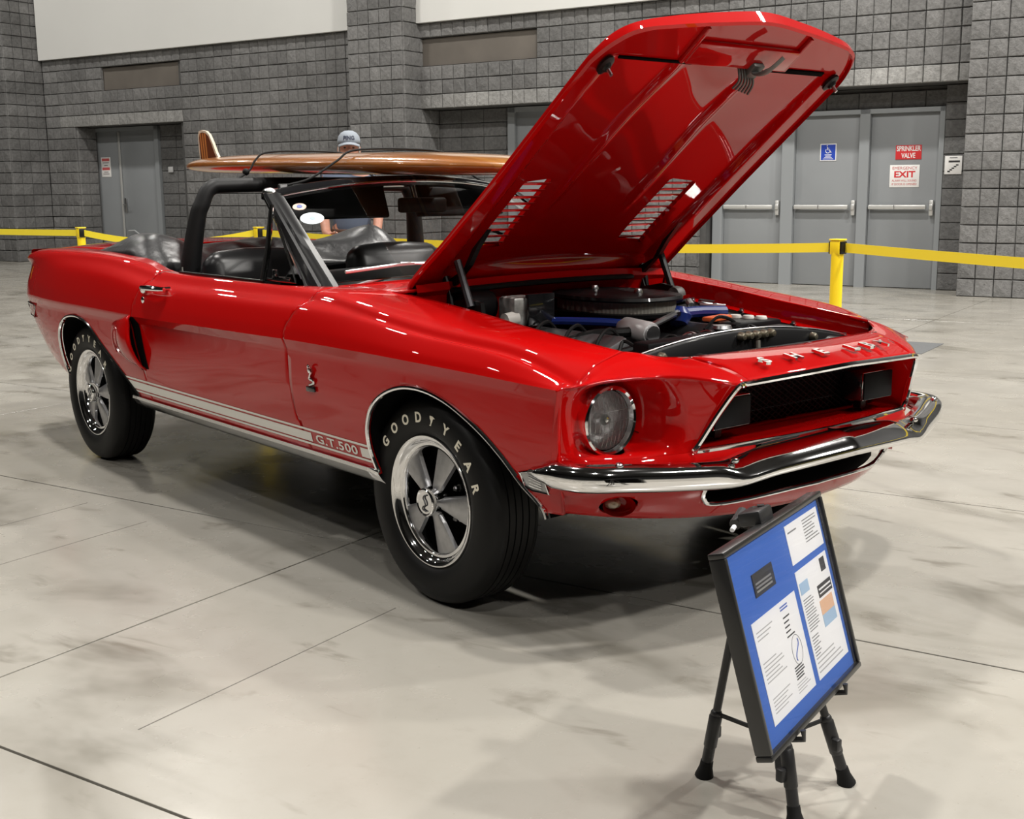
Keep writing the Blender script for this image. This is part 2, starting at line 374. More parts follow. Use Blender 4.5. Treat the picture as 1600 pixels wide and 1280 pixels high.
# ------------------------------------------------------------------ floor slabs
FLOOR = mat('polished_concrete', (.5,.48,.43), .3, spec=.5)
def floor_nodes(m):
    nt = m.node_tree; b = nt.nodes['Principled BSDF']; L = nt.links.new
    g = nt.nodes.new('ShaderNodeNewGeometry'); mp = nt.nodes.new('ShaderNodeMapping'); mp.inputs['Rotation'].default_value = (0,0,-BA)
    L(g.outputs['Position'], mp.inputs['Vector'])
    def noise(sc, det=4, rough=.55, stretch=None, dist=0):
        n = nt.nodes.new('ShaderNodeTexNoise'); n.inputs['Scale'].default_value = sc; n.inputs['Detail'].default_value = det; n.inputs['Roughness'].default_value = rough; n.inputs['Distortion'].default_value = dist
        if stretch:
            q = nt.nodes.new('ShaderNodeMapping'); q.inputs['Scale'].default_value = stretch; L(mp.outputs[0], q.inputs['Vector']); L(q.outputs[0], n.inputs['Vector'])
        else: L(mp.outputs[0], n.inputs['Vector'])
        return n.outputs['Fac']
    def ramp(src, a, c):
        q = nt.nodes.new('ShaderNodeMapRange'); q.inputs[1].default_value = a; q.inputs[2].default_value = c; q.interpolation_type = 'SMOOTHSTEP'; L(src, q.inputs[0]); return q.outputs[0]
    def mix(f, A, B, amt=1.):
        q = nt.nodes.new('ShaderNodeMix'); q.data_type = 'RGBA'
        if isinstance(A, tuple): q.inputs[6].default_value = (*A, 1)
        else: L(A, q.inputs[6])
        q.inputs[7].default_value = (*B, 1)
        if amt != 1.:
            k = nt.nodes.new('ShaderNodeMath'); k.operation = 'MULTIPLY'; k.inputs[1].default_value = amt; L(f, k.inputs[0]); f = k.outputs[0]
        L(f, q.inputs[0]); return q.outputs[2]
    base = mix(ramp(noise(.55, 3), .3, .7), (.30,.283,.247), (.345,.330,.295))
    c = mix(ramp(noise(9, 8, .7), .45, .75), base, (.23,.213,.180), .18)
    c = mix(ramp(noise(1.35, 4, .55, (.75, 1.5, 1), .6), .52, .72), c, (.115,.104,.080), .62)      # worn dark patches
    c = mix(ramp(noise(2.4, 4, .6, (1, 2.6, 1), .5), .58, .74), c, (.115,.10,.075), .6)  # drag stains
    c = mix(ramp(noise(70, 2, .5), .70, .80), c, (.20,.18,.15), .5)                     # specks
    L(c, b.inputs['Base Color'])
    r = nt.nodes.new('ShaderNodeMapRange'); r.inputs[1].default_value = .3; r.inputs[2].default_value = .7; r.inputs[3].default_value = .17; r.inputs[4].default_value = .33
    L(noise(3, 5), r.inputs[0]); L(r.outputs[0], b.inputs['Roughness'])
    bm = nt.nodes.new('ShaderNodeBump'); bm.inputs['Strength'].default_value = .05; bm.inputs['Distance'].default_value = .01; L(noise(6, 6, .7), bm.inputs['Height']); L(bm.outputs[0], b.inputs['Normal'])
floor_nodes(FLOOR)
JOINT = mat('joint_filler', (.03,.028,.025), .9)
fl = simple('floor', JOINT, [(-30, 26.2, -26.2, 11.9, -.25, -.008)])
us = [-30.0]+[.42+3.43*k for k in range(-8, 2)]+[14.14, 26.2]; vs = [-26.2, -12.0]+[-.83+1.70*k for k in range(-3, 8)]
vs = [v for v in vs if v < 11.5]+[11.9]
us = [u for i, u in enumerate(us) if i == 0 or u-us[i-1] > .3]
for i in range(len(us)-1):
    for j in range(len(vs)-1):
        b = MB(); g = .0042; x0, x1, y0, y1 = us[i]+g, us[i+1]-g, vs[j]+g, vs[j+1]-g; k = .0008
        b.add([(x0,y0,-.02),(x1,y0,-.02),(x1,y1,-.02),(x0,y1,-.02),(x0,y0,-k),(x1,y0,-k),(x1,y1,-k),(x0,y1,-k),(x0+k,y0+k,0),(x1-k,y0+k,0),(x1-k,y1-k,0),(x0+k,y1-k,0)],
              [(0,1,5,4),(1,2,6,5),(2,3,7,6),(3,0,4,7),(4,5,9,8),(5,6,10,9),(6,7,11,10),(7,4,8,11),(8,9,10,11)])
        b.build('slab', FLOOR, fl, smooth=False)
for su, sv0, sv1 in ((-.46,-1.75,-1.02),(.99,-2.30,-1.30),(-.9,-1.5,-.95)):
    MB().box((su, (sv0+sv1)/2, .0003), (.0035, sv1-sv0, .0006)).build('scratch', mat('scratch_grey', (.12,.11,.095), .7), fl, smooth=False)
simple('trim_5', mat('floor_hatch_steel', (.16,.165,.17), .5, .3), [(.52, .92, 5.27, 5.97, -.003, .004)])
# ------------------------------------------------------------------ doors
def door(name, u0, u1, v, z1, bar=True):
    b = MB(); b.cbox(((u0+u1)/2, v, z1/2+.004), (u1-u0-.006, .045, z1-.008), .003)
    o = b.build(name, DOORG, sharp=30); o.rotation_euler = (0,0,BA); struct(o)
    if bar:
        z = 1.0; vf = v-.0225
        p = MB(); p.cbox(((u0+u1)/2-.05, vf-.055, z), (u1-u0-.13, .045, .055), .012); p.build('push_bar', mat('brushed_steel', (.60,.60,.58), .35, .5), o)
        h = MB(); h.cbox((u1-.055, vf-.03, z-.01), (.05, .06, .19), .012); h.cbox((u1-.055, vf-.06, z), (.045, .03, .07), .01); h.build('latch_case', mat('brushed_steel'), o)
        h = MB(); h.cbox((u0+.05, vf-.03, z), (.05, .06, .06), .01); h.build('bar_mount', mat('brushed_steel'), o)
        k = MB(); k.cbox((u0+.34, vf-.079, z), (.012, .006, .05), .002); k.build('bar_seam', SATIN, o)
    return o
D1, D2, D3 = (-3.225, -2.415), (-2.255, -1.42), (-1.295, -.46)
for i, (a, c) in enumerate((D1, D2, D3)): door('door_%d' % (i+1), a, c, VD+.03, 2.135)
simple('trim_6', FRAMEG, [(-3.36, D1[0], VD-.06, VD+.12, 0, 2.19), (D1[1], D2[0], VD-.06, VD+.12, 0, 2.19), (D2[1], D3[0], VD-.06, VD+.12, 0, 2.19), (D3[1], -.40, VD-.06, VD+.12, 0, 2.19), (-3.36, -.40, VD-.06, VD+.12, 2.135, 2.19)])
door('door_4', -6.50, -5.45, VD+.03, 2.36, False)
simple('trim_7', FRAMEG, [(-6.62, -6.50, VD-.05, VD+.12, 0, 2.43), (-6.62, -5.3, VD-.05, VD+.12, 2.36, 2.43), (-5.45,-5.3,VD-.05,VD+.12,0,2.43)])
# double door in the left recess
for i, (a, c) in enumerate(((-16.12, -15.17), (-15.165, -14.20))):
    o = door('door_%d' % (5+i), a, c, VD+.03, 2.36, False)
    if i == 0:
        MB().cbox((-15.17, VD-.012, 1.18), (.035, .03, 2.34), .004).build('astragal', mat('brushed_steel'), o)
    else:
        h = MB(); h.cbox((-15.09, VD-.005, 1.02), (.06, .03, .26), .01); h.tube([bp_ for bp_ in [(-15.09,VD-.03,1.03),(-15.09,VD-.07,1.03),(-14.97,VD-.07,1.03)]], .011, 8); h.build('lever_handle', SATIN, o)
        for z in (.25, .95, 1.65, 2.2): MB().cbox((-14.195, VD+.0, z), (.02, .03, .13), .004).build('hinge', mat('hinge_dark', (.08,.08,.08), .5), o)
simple('trim_8', FRAMEG, [(-16.22, -16.12, VD-.04, VD+.12, 0, 2.43), (-14.20, -14.10, VD-.04, VD+.12, 0, 2.43), (-16.22, -14.10, VD-.04, VD+.12, 2.36, 2.43)])
c = MB(); c.tube([bw(*p) for p in [(-15.0,VD-.06,.55),(-14.8,VD-.09,.56),(-14.65,VD-.12,.50),(-14.58,VD-.14,.30),(-14.56,VD-.15,.02)]], .012, 8)
tag(c.build('cable_loop', mat('grey_cable', (.45,.46,.47), .5)), 'bent grey cable hanging at the grey double door', 'cable')
sw = MB(); sw.cbox((0,0,0), (.12,.02,.10), .004); o = sw.build('wall_switch', mat('switch_grey', (.5,.5,.5), .5)); o.location = bw(-13.84, VD-.005, 1.65); o.rotation_euler = (0,0,BA)
tag(o, 'small light grey wall switch right of the double door', 'switch')
# ------------------------------------------------------------------ signs
SW = mat('sign_white', (.80,.79,.77), .4); SR = mat('sign_red', (.62,.03,.035), .4); SB = mat('sign_blue', (.02,.06,.42), .4); SK = mat('sign_black', (.02,.02,.02), .5); SRD = mat('sign_pale_red', (.55,.10,.10), .5)
def sign(name, u0, u1, z0, z1, v, m, label, r=.01):
    w, h = u1-u0, z1-z0
    b = MB(); b.cbox((0,-.0025,0), (w, .005, h), .002); o = b.build(name, m); o.location = bw((u0+u1)/2, v, (z0+z1)/2); o.rotation_euler = (0,0,BA)
    return tag(o, label, 'sign')
TXM = Matrix.Rotation(PI/2, 4, 'X')   # text plane xy -> xz, facing -y
def stext(o, txt, x, z, size, m, bold=0., sp=1., name='lettering', w=None):
    t = text_mb(txt, size, .0006, sp, bold)
    if w:
        xs = [p[0] for p in t.v]; k = w/(max(xs)-min(xs)); t.v = [(p[0]*k, p[1], p[2]) for p in t.v]
    b = MB().add(t.v, t.f, Matrix.Translation((x, -.0058, z)) @ TXM); return b.build(name, m, o, smooth=False)
def sbar(o, x, z, w, h, m, name='print_line', rot=0):
    return MB().box((0,0,0), (w, .0012, h), M=Matrix.Translation((x, -.0056, z)) @ Matrix.Rotation(rot, 4, 'Y')).build(name, m, o, smooth=False)
vd = VD+.006
s1 = sign('sprinkler_sign', -.985, -.672, 1.575, 1.748, vd, SR, 'red sprinkler valve sign on the rightmost grey door')
stext(s1, 'SPRINKLER', 0, .042, .085, SW, .002, w=.29); stext(s1, 'VALVE', 0, -.042, .085, SW, .002, w=.17)
s2 = sign('exit_sign', -1.045, -.685, 1.24, 1.51, vd, SW, 'white emergency exit sign with red letters on the rightmost grey door')
stext(s2, 'EMERGENCY', 0, .095, .05, SRD, 0, w=.30); stext(s2, 'EXIT', 0, .018, .105, SR, .003, w=.255)
stext(s2, 'ALARM WILL SOUND', 0, -.055, .036, SRD, 0, w=.30); stext(s2, 'IF DOOR IS OPENED', 0, -.098, .036, SRD, 0, w=.30)
s3 = sign('accessible_sign', -1.935, -1.725, 1.575, 1.79, vd, SW, 'blue and white wheelchair sign on the middle grey door')
MB().box((0,-.0055,0), (.185,.0012,.19)).build('blue_field', SB, s3, smooth=False)
w = MB(); F3 = lambda pts: [(x, -.0072, z) for x, z in pts]
w.tube(F3([(.028*math.cos(a)-.005, .018+.028*math.sin(a)) for a in np.linspace(2.3, 6.2, 14)]), .0045, 6); w.tube(F3([(-.012,.066),(-.008,.030),(.018,.030),(.032,-.002),(.044,.002)]), .005, 6); w.tube(F3([(-.01,.05),(.014,.05)]), .004, 6)
w.sphere((-.014,-.0072,.081), .009, 10, 6); w.build('wheelchair_symbol', SW, s3)
for k, wd in enumerate((.09,.07,.10,.13)): sbar(s3, 0, -.030-.017*k, wd, .007, SW)
s4 = sign('stair_sign', -.375, -.175, 1.39, 1.605, VD-.068, SW, 'small white sign with black stair symbol beside the grey doors')
sbar(s4, 0, .085, .09, .008, SK); sbar(s4, .01, .043, .13, .022, SK)
for k in range(5): sbar(s4, -.05+.024*k, -.075+.019*k, .030, .016, SK, 'stair_step')
s5 = sign('danger_sign', -15.72, -15.46, 1.54, 1.90, VD+.006, SW, 'tall white notice with red bands on the left grey double door')
sbar(s5, 0, .135, .21, .05, SRD); sbar(s5, 0, -.03, .21, .05, SRD)
for z, wd in ((.08,.17),(.03,.10),(-.09,.12),(-.125,.17)): sbar(s5, 0, z, wd, .016, mat('sign_grey', (.25,.22,.22), .5))
# ------------------------------------------------------------------ crowd-control posts and belts
def belt_post(u, v, label):
    r = empty('belt_post', bw(u, v, 0)); tag(r, label, 'post', 'yellow belt barrier posts')
    MB().lathe([(0,.0),(.178,0),(.178,.012),(.165,.028),(.06,.042),(.04,.05),(0,.05)], 40).build('base', mat('post_base', (.015,.015,.015), .45), r)
    MB().lathe([(.0315,.045),(.0315,.93),(.031,.935),(0,.935)], 28).build('pole', YELP, r)
    MB().cbox((0,0,.955), (.062,.062,.075), .01).build('cassette', YELP, r)
    for s in (-1, 1):
        MB().cbox((s*.033, 0, .955), (.012, .05, .065), .004).build('belt_slot', BLACK, r)
    MB().cbox((0,0,.9955), (.066,.066,.008), .003).build('cap', YELP, r)
    return r
def belt(label, a, b, sag=0., name='barrier_belt'):
    a = Vector(a); b = Vector(b); org = a.copy(); a = a-org; b = b-org; n = 16; V = []; d = (b-a); nrm = Vector((-d.y, d.x, 0)).normalized()*.0009
    G = MB(); P = [a+d*(i/n)-Vector((0,0,sag*4*(i/n)*(1-i/n))) for i in range(n+1)]
    for i, p in enumerate(P):
        for q in (nrm+Vector((0,0,.024)), -nrm+Vector((0,0,.024)), -nrm-Vector((0,0,.024)), nrm-Vector((0,0,.024))): V.append(p+q)
    F = []
    for i in range(n):
        for k in range(4): F.append((i*4+k, i*4+(k+1) % 4, (i+1)*4+(k+1) % 4, (i+1)*4+k))
    F += [(0,1,2,3), (n*4+3,n*4+2,n*4+1,n*4)]
    o = G.add(V, F).build(name, YEL, smooth=False); o.location = org; return tag(o, label, 'belt', 'yellow barrier belts')
PR = (1.25, 2.09); PL = (-4.75, 2.12); PM = (-3.36, 2.64); BZ = .955
pr = belt_post(*PR, 'yellow belt post in front of the right grey doors'); pl = belt_post(*PL, 'yellow belt post left of the car tail'); pm = belt_post(*PM, 'yellow belt post seen behind the car cockpit')
belt('yellow barrier belt running left out of the picture', bw(PL[0]-.04, PL[1], BZ), bw(-9.0, 2.40, BZ), .01)
belt('sagging yellow barrier belt behind the car tail', bw(PL[0]+.04, PL[1], BZ), bw(PM[0]-.04, PM[1], BZ), .075)
belt('long yellow barrier belt passing behind the open hood', bw(PM[0]+.04, PM[1], BZ), bw(PR[0]-.04, PR[1], BZ), .045)
belt('yellow barrier belt running right out of the picture', bw(PR[0]+.04, PR[1], BZ), bw(5.6, -.58, BZ), .03)
def twin(b, name, m, parent=None, **k):
    """build a part on the car's right and its mirror on the left"""
    return b.build(name, m, parent or car, **k), b.mirror().build(name, m, parent or car, **k)
# ================================================================== CAR (x forward, y to the car's left, z up)
car = empty('car'); tag(car, 'red convertible with open hood, white side stripe and surfboard on top', 'car')
# --- body side: control profile per station, |y| and z, from the sill up and over the shoulder
ST = [-2.36,-2.20,-2.05,-1.85,-1.60,-1.37,-1.10,-.85,-.60,-.30, 0., .40, .75, 1.10,1.37,1.55,1.70,1.82,1.90,1.955]
YC = [ .780, .828, .850, .874, .893, .900, .905, .906, .906, .906,.906,.906,.904,.902,.896,.880,.862,.845,.832,.822]   # at the crease
ZC = [ .740, .740, .742, .744, .746, .748, .750, .750, .751, .755,.760,.766,.771,.771,.768,.762,.756,.749,.745,.742]
ZB = [ .640, .560, .490, .430, .380, .372, .372, .372, .372, .372,.372,.372,.372,.372,.372,.378,.384,.390,.394,.397]   # lower edge
ZT = [ .955, .968, .976, .982, .985, .985, .980, .963, .936, .930,.930,.931,.932,.903,.873,.859,.845,.819,.790,.768]   # shoulder ridge
YT = [ .735, .762, .776, .790, .797, .800, .802, .803, .803, .803,.803,.803,.805,.818,.812,.797,.768,.748,.738,.730]
YI = [ .640, .650, .660, .670, .675, .680, .690, .700, .735, .755,.755,.755,.660,.603,.601,.598,.594,.590,.586,.580]   # inner edge
ZI = [ .965, .978, .986, .992, .994, .993, .986, .968, .938, .930,.930,.931,.942,.914,.889,.866,.851,.839,.831,.825]
YB = [ .720, .775, .800, .822, .840, .846, .848, .848, .848, .848,.848,.848,.848,.848,.846,.836,.826,.816,.808,.800]
DX = np.linspace(-2.36, 1.955, 864)
def smooth_table(a, sig=.055):
    d = pchip(ST, a, DX); k = np.exp(-.5*(np.arange(-40, 41)*(DX[1]-DX[0])/sig)**2); k /= k.sum()
    pad = np.concatenate([2*d[0]-d[40:0:-1], d, 2*d[-1]-d[-2:-42:-1]]); return np.convolve(pad, k, 'valid')
TAB = {id(a): smooth_table(a) for a in (YC, ZC, ZB, ZT, YT, YI, ZI, YB)}
def sec(x):
    """dense profile at station x: arrays (|y|, z)"""
    q = lambda a: float(np.interp(x, DX, TAB[id(a)]))
    yc, zc, zb, zt, yt, yi, zi, yb = map(q, (YC, ZC, ZB, ZT, YT, YI, ZI, YB))
    dent = .030*float(sstep(-.72, -.50, x)*(1-sstep(-.45, .75, x)))            # side sculpture in front of the scoop
    z1, z2, z3 = zb+(zc-zb)*.26, zb+(zc-zb)*.58, zc-.035
    P = [(yb, zb), (yb+(yc-yb)*.45, z1), (yb+(yc-yb)*.80-dent*.55, z2), (yc-.010-dent, z3), (yc, zc)]
    lo = catmull(P[:4], 8)[:-1]+[np.array(P[3])+(np.array(P[4])-np.array(P[3]))*t for t in np.linspace(0, 1, 5)]
    h = zt-zc
    U = [(yc, zc), (yc-.012, zc+h*.30), (yc-.038, zc+h*.66), (yt+.024, zt-.030), (yt, zt-.004), (yt+(yi-yt)*.35, zt+(zi-zt)*.45+.003), (yi, zi)]
    up = catmull(U, 7)
    A = np.array([p for p in lo]+list(up[1:])); return A[:, 0], A[:, 1]
XS = np.concatenate([np.linspace(-2.36, -2.0, 16), np.linspace(-1.97, 1.93, 160), np.linspace(1.94, 1.955, 3)])
SECS = [sec(x) for x in XS]
SIDE = np.array([[(x, -y, z) for y, z in zip(*s)] for x, s in zip(XS, SECS)])
NC = 28            # profile points up to the crease
def yside(x, z):
    ys, zs = sec(x); return float(np.interp(z, zs[:60], ys[:60])) if True else 0
def ysec(x, z):    # |y| of the outer side at (x,z), below the shoulder
    ys, zs = sec(x); k = int(np.argmax(zs >= zs.max()-1e-9)); k = max(k, 5); return float(np.interp(z, zs[:k], ys[:k]))
side = MB().grid(SIDE)
# wheel arches as closed outlines in (x,z)
ARCHF = catmull([(1.160,.30),(1.125,.40),(1.113,.463),(1.121,.527),(1.165,.601),(1.235,.652),(1.329,.683),(1.429,.686),(1.522,.666),(1.605,.631),(1.682,.586),(1.751,.530),(1.814,.465),(1.887,.398),(1.91,.30)], 8)
ARCHR = catmull([(-1.60,.30),(-1.625,.40),(-1.635,.48),(-1.62,.56),(-1.58,.63),(-1.51,.675),(-1.42,.695),(-1.33,.699),(-1.245,.687),(-1.155,.658),(-1.057,.606),(-.962,.552),(-.868,.491),(-.777,.426),(-.70,.36),(-.66,.30)], 8)
def poly_sd(poly):
    P = np.array(poly)[:, :2]; Q = np.roll(P, -1, 0)
    def g(x, z):
        x = x[:, None]; z = z[:, None]; dx, dz = (Q-P).T; 
        t = np.clip(((x-P[:,0])*dx+(z-P[:,1])*dz)/(dx*dx+dz*dz+1e-12), 0, 1)
        d = np.sqrt(((x-P[:,0]-t*dx)**2+(z-P[:,1]-t*dz)**2).min(1))
        c = ((P[:,1] > z) != (Q[:,1] > z)) & (x < (Q[:,0]-P[:,0])*(z-P[:,1])/((Q[:,1]-P[:,1])+1e-12)+P[:,0])
        return np.where(c.sum(1) % 2 == 1, -d, d)
    return g
gF, gR = poly_sd(ARCHF), poly_sd(ARCHR)
# panel gaps: front and rear door edges as x(z)
def xdf(z): return pchip([.30,.41,.47,.53,.68,.755,.775,.94,1.1], [.72,.712,.687,.664,.654,.648,.640,.722,.75], z)
def xdr(z): return pchip([.30,.45,.55,.70,.77,.815,.885,.925,1.1], [-.60,-.60,-.62,-.645,-.655,-.645,-.61,-.575,-.55], z)
GAP = .0028
def cut(b, *gs):
    for g in gs: b = b.clip(lambda V, g=g: g(V))
    return b
fend = cut(side, lambda V: V[:,0]-xdf(V[:,2])-GAP, lambda V: gF(V[:,0], V[:,2]))
doorp = cut(side, lambda V: xdf(V[:,2])-V[:,0]-GAP, lambda V: V[:,0]-xdr(V[:,2])-GAP)
quart = cut(side, lambda V: xdr(V[:,2])-V[:,0]-GAP, lambda V: gR(V[:,0], V[:,2]))
# cockpit / hood edge trimming happens at the inner profile edge itself
for s, nm in ((1, 'right'), (-1, 'left')):
    for b, n in ((fend, 'front_fender'), (doorp, 'door'), (quart, 'rear_quarter')):
        o = (b if s == 1 else b.mirror()).build(n, PAINT, car, sharp=28, solid=.012)
        if n == 'door' and s == 1: DOOR = o
        if n == 'front_fender' and s == 1: FENDER = o
        if n == 'rear_quarter' and s == 1: QUARTER = o
# dark inner shell just behind the panel gaps
for xf in (xdf, xdr):
    gapb = MB(); pts = []
    for z in np.linspace(.38, .925, 30):
        x = float(xf(z)); pts.append((x, z))
    G = [[(x+dx, -(ysec(x, z)-.014), z) for x, z in pts] for dx in (-.02, 0, .02)]
    gapb.grid(G); twin(gapb, 'gap_seal', RUB2)
# chrome arch mouldings
def arch_trim(poly, z0, yoff=.004):
    pts = [(p[0], -(ysec(p[0], max(p[1], z0))+yoff-.004), p[1]) for p in poly if p[1] > z0]
    return MB().tube(pts, .0075, 8)
for s in (1, -1):
    for a, z0 in ((ARCHF, .375), (ARCHR, .385)):
        t = arch_trim(a, z0); (t if s == 1 else t.mirror()).build('arch_moulding', CHROME, car)
# wheel houses
for s in (1, -1):
    for cx, r in ((1.42, .37), (-1.30, .38)):
        wv = MB(); n = 22; pr_ = []
        A = [p for p in (ARCHF if cx > 0 else ARCHR) if p[1] > .375]
        for yy in (-.878, -.60, -.52):
            pr_.append([(p[0], yy*(1 if yy > -.8 else ysec(p[0], max(p[1], .40))/.878-.018), p[1]) for p in A])
        wv.grid(pr_); cen = (cx, -.52, .45)
        k = len(A); wv.add([(p[0], -.52, p[1]) for p in A], [tuple(range(k))])
        (wv if s == 1 else wv.mirror()).build('wheel_house', FLATB, car)
# --- sills with chrome rocker moulding
rk = []
for x in np.linspace(-.80, 1.145, 30):
    yb = ysec(x, .39)
    rk.append([(x, -(yb+.001), .392), (x, -(yb+.008), .388), (x, -(yb+.009), .376), (x, -(yb+.002), .366), (x, -(yb-.008), .352), (x, -(yb-.022), .338), (x, -(yb-.04), .330), (x, -(yb-.06), .340)])
for s in (1, -1):
    b = MB().grid(rk); (b if s == 1 else b.mirror()).build('rocker_moulding', mat('polished_rocker', (.78,.78,.78), .16, 1.), car, solid=.002)
ub = MB(); ub.cbox((-.1, 0, .36), (1.9, 1.56, .09), .02); ub.build('floor_pan', FLATB, car); ub = MB(); ub.cbox((.0, 0, .36), (3.7, .96, .12), .03); ub.build('underbody', FLATB, car)
# --- white stripe with model lettering (paint film just above the body)
def strip(x0, x1, za, zb_, n=40):
    f0 = [za(x) for x in (x0, x1)]
    G = []
    for x in np.linspace(x0, x1, n):
        a, c = za(x), zb_(x); G.append([(x, -(ysec(x, z)+.0016), z) for z in np.linspace(a, c, 4)])
    return MB().grid(G)
zlo = lambda x: .411-.004*(x+.8)/1.9; zhi = lambda x: .474-.008*(x+.8)/1.9
H = lambda t: (lambda x: zlo(x)+(zhi(x)-zlo(x))*t)
def clipslant(b): return cut(b, lambda V: gR(V[:,0], V[:,2])-.004, lambda V: gF(V[:,0], V[:,2])-.004)
for (a, c, x0, x1) in ((0,.13,-.90,1.13),(.87,1,-.92,1.13),(.22,.76,-.92,.748),(.22,.76,1.055,1.13)):
    clipslant(strip(x0, x1, H(a), H(c))).build('stripe', WHITE, car, smooth=True)
def map_text(txt, size, x0, x1, z0, z1, name, m, parent, right=True):
    t = text_mb(txt, size, 0.0, 1.08, .0012*size/.05); V = np.array(t.v); mn, mx = V.min(0), V.max(0); out = []
    for p in V:
        u = (p[0]-mn[0])/(mx[0]-mn[0]); w = (p[1]-mn[1])/(mx[1]-mn[1])
        x = x0+(x1-x0)*u; z = z0(x)+(z1(x)-z0(x))*w; out.append((x, -(ysec(x, z)+.0020), z))
    b = MB(); b.v = out; b.f = t.f; return b.build(name, m, parent, smooth=True)
map_text('G.T.500', .05, .775, 1.035, H(.23), H(.76), 'stripe_lettering', WHITE, car)
# --- snake badge on the fender (a small chrome figure over a black plate)
yb_ = -(ysec(.81, .65)+.004)
sn = MB(); sn.tube(catmull([(.800,yb_,.628),(.825,yb_,.636),(.828,yb_-.002,.646),(.806,yb_-.002,.650),(.812,yb_-.003,.663),(.818,yb_-.004,.676),(.806,yb_-.006,.688),(.812,yb_-.010,.697),(.826,yb_-.012,.693)], 6), [.004+.003*math.sin(i/48*PI*1.1) for i in range(49)], 8, sy=.7)
sn.sphere((.808,yb_-.004,.680), .010, 10, 6, sc=(1,.5,1.2)); sn.build('snake_badge', CHROME, FENDER)
pb = MB(); pb.cbox((.808, yb_, .615), (.055,.006,.018), .002, rot=(0,-.05,0)); pb.build('badge_plate', GLOSSB, FENDER)
# --- door furniture
yh = -(ysec(-.5, .875)); hd = MB()
hd.tube(catmull([(-.575,yh-.012,.872),(-.55,yh-.030,.876),(-.48,yh-.036,.879),(-.40,yh-.034,.880),(-.345,yh-.022,.880)], 6), [.008+.004*math.sin(i/24*PI) for i in range(25)], 10)
hd.sphere((-.555,yh-.018,.868), .019, 12, 8, sc=(1,.8,1)); hd.cyl((-.36,yh+.01,.88),(-.36,yh-.024,.88),.009,10); hd.build('door_handle', CHROME, DOOR)
lk = MB(); yk = -(ysec(-.555,.825)); lk.sphere((-.555,yk-.002,.825),.014,12,8,sc=(.8,.5,1.1)); lk.build('door_lock', CHROME, DOOR)
# --- side scoop ahead of the rear wheel
SH = lambda z: .33*(.640-z)                     # the mouth leans: its foot sits further forward
sc = []
for t in np.linspace(0, 1, 14):                # front lip (t=1) to tail (t=0)
    row = []
    zt_, zb2 = .700+.060*t, .522-.006*t+.06*(1-t)
    bul = .048*float(sstep(0, .85, t))
    for k, a in enumerate(np.linspace(0, 1, 15)):
        z = zb2+(zt_-zb2)*a; prof = math.sin(PI*a)**.55; x = -.960+t*.330+SH(z)*t
        row.append((x, -(ysec(x, z)-.004+bul*prof), z))
    sc.append(row)
for s in (1, -1):
    b = MB().grid(sc); (b if s == 1 else b.mirror()).build('side_scoop', PAINT, car, sharp=50, solid=.010)
mo = MB(); mx_ = lambda z: -.652+SH(z)
mo.grid([[(mx_(z)-.02*q, -(ysec(mx_(z), z)-.01+.045*math.sin(PI*(z-.51)/.25)**.55*(1-q)), z) for q in (0,.5,1)] for z in np.linspace(.522,.750,12)]); twin(mo, 'scoop_mouth', FLATB)
fx = MB(); fx.grid([[(mx_(z)+d, -(ysec(mx_(z)+d, z)+.0015), z) for z in np.linspace(.530,.748,10)] for d in np.linspace(0,.055,5)]); twin(fx, 'scoop_throat', FLATB)
# --- rear marker lamp
mk = MB(); ym = lambda x, z: -(ysec(x, z))
mkf = [(-2.23,.635),(-2.06,.640),(-2.06,.700),(-2.23,.700)]
twin(MB().tube([(x, ym(x,z)-.004, z) for x, z in mkf], .007, 8, closed=True), 'marker_bezel', CHROME)
twin(MB().grid([[(x, ym(x,z)-.004, z) for z in (.642,.67,.694)] for x in np.linspace(-2.22,-2.07,6)]), 'marker_lens', REDL)
# --- tail panel, deck, trunk lid
tl = []
for y in np.linspace(-.735, .735, 25):
    a = abs(y)/.735; xx = -2.355-.055*(1-a**2); tl.append([(xx+.02, y, .62), (xx, y, .66), (xx-.012, y, .80), (xx-.014, y, .90), (xx-.016, y, .945), (xx-.008, y, .962), (xx+.02, y, .972)])
MB().grid(tl).build('tail_panel', PAINT, car)
MB().tube([(-2.39+.10*abs(y)**2.2, y, .60) for y in np.linspace(-.70,.70,25)], .040, 10, sx=1.2, sy=.6).build('rear_bumper', CHROME, car)
dk = []
for x in np.linspace(-2.37, -1.0, 40):
    yi, zi = float(pchip(ST, YI, x)), float(pchip(ST, ZI, x)); rise = .028
    xs = x
    dk.append([(xs-.05*(1-(y/yi)**2)*float(sstep(-2.0,-2.37,x)), y, zi+rise*(1-(y/yi)**2)) for y in np.linspace(-yi, yi, 25)])
DK = MB().grid(dk)
cut(DK, lambda V: -1.50-V[:,0]-.003).build('trunk_lid', PAINT, car, solid=.01)
cut(DK, lambda V: V[:,0]+1.50-.003, lambda V: -1.36-V[:,0]).build('rear_deck', PAINT, car, solid=.01)
# --- cowl between hood opening and windshield
cw = []
for t in np.linspace(0, 1, 12):
    row = []
    for q in np.linspace(-1, 1, 33):
        yi = (.745*(1-t)+.625*t); y = q*yi; a = abs(q); x0 = .735-.13*a**2.2; x1 = .985+.068*(1-a**2)
        x = x0*(1-t)+x1*t; row.append((x, y, .935+.004*t+.022*(1-a**2)-.010*math.sin(PI*t)))
    cw.append(row)
MB().grid(cw).build('cowl_panel', PAINT, car, solid=.01)
for s in (-1, 1):   # cowl vent louvres
    for k in range(5):
        MB().cbox((.84, s*(.24+.03*k), .962-.0006*k*k), (.10,.008,.004), .002).build('cowl_louvre', RUB2, car)
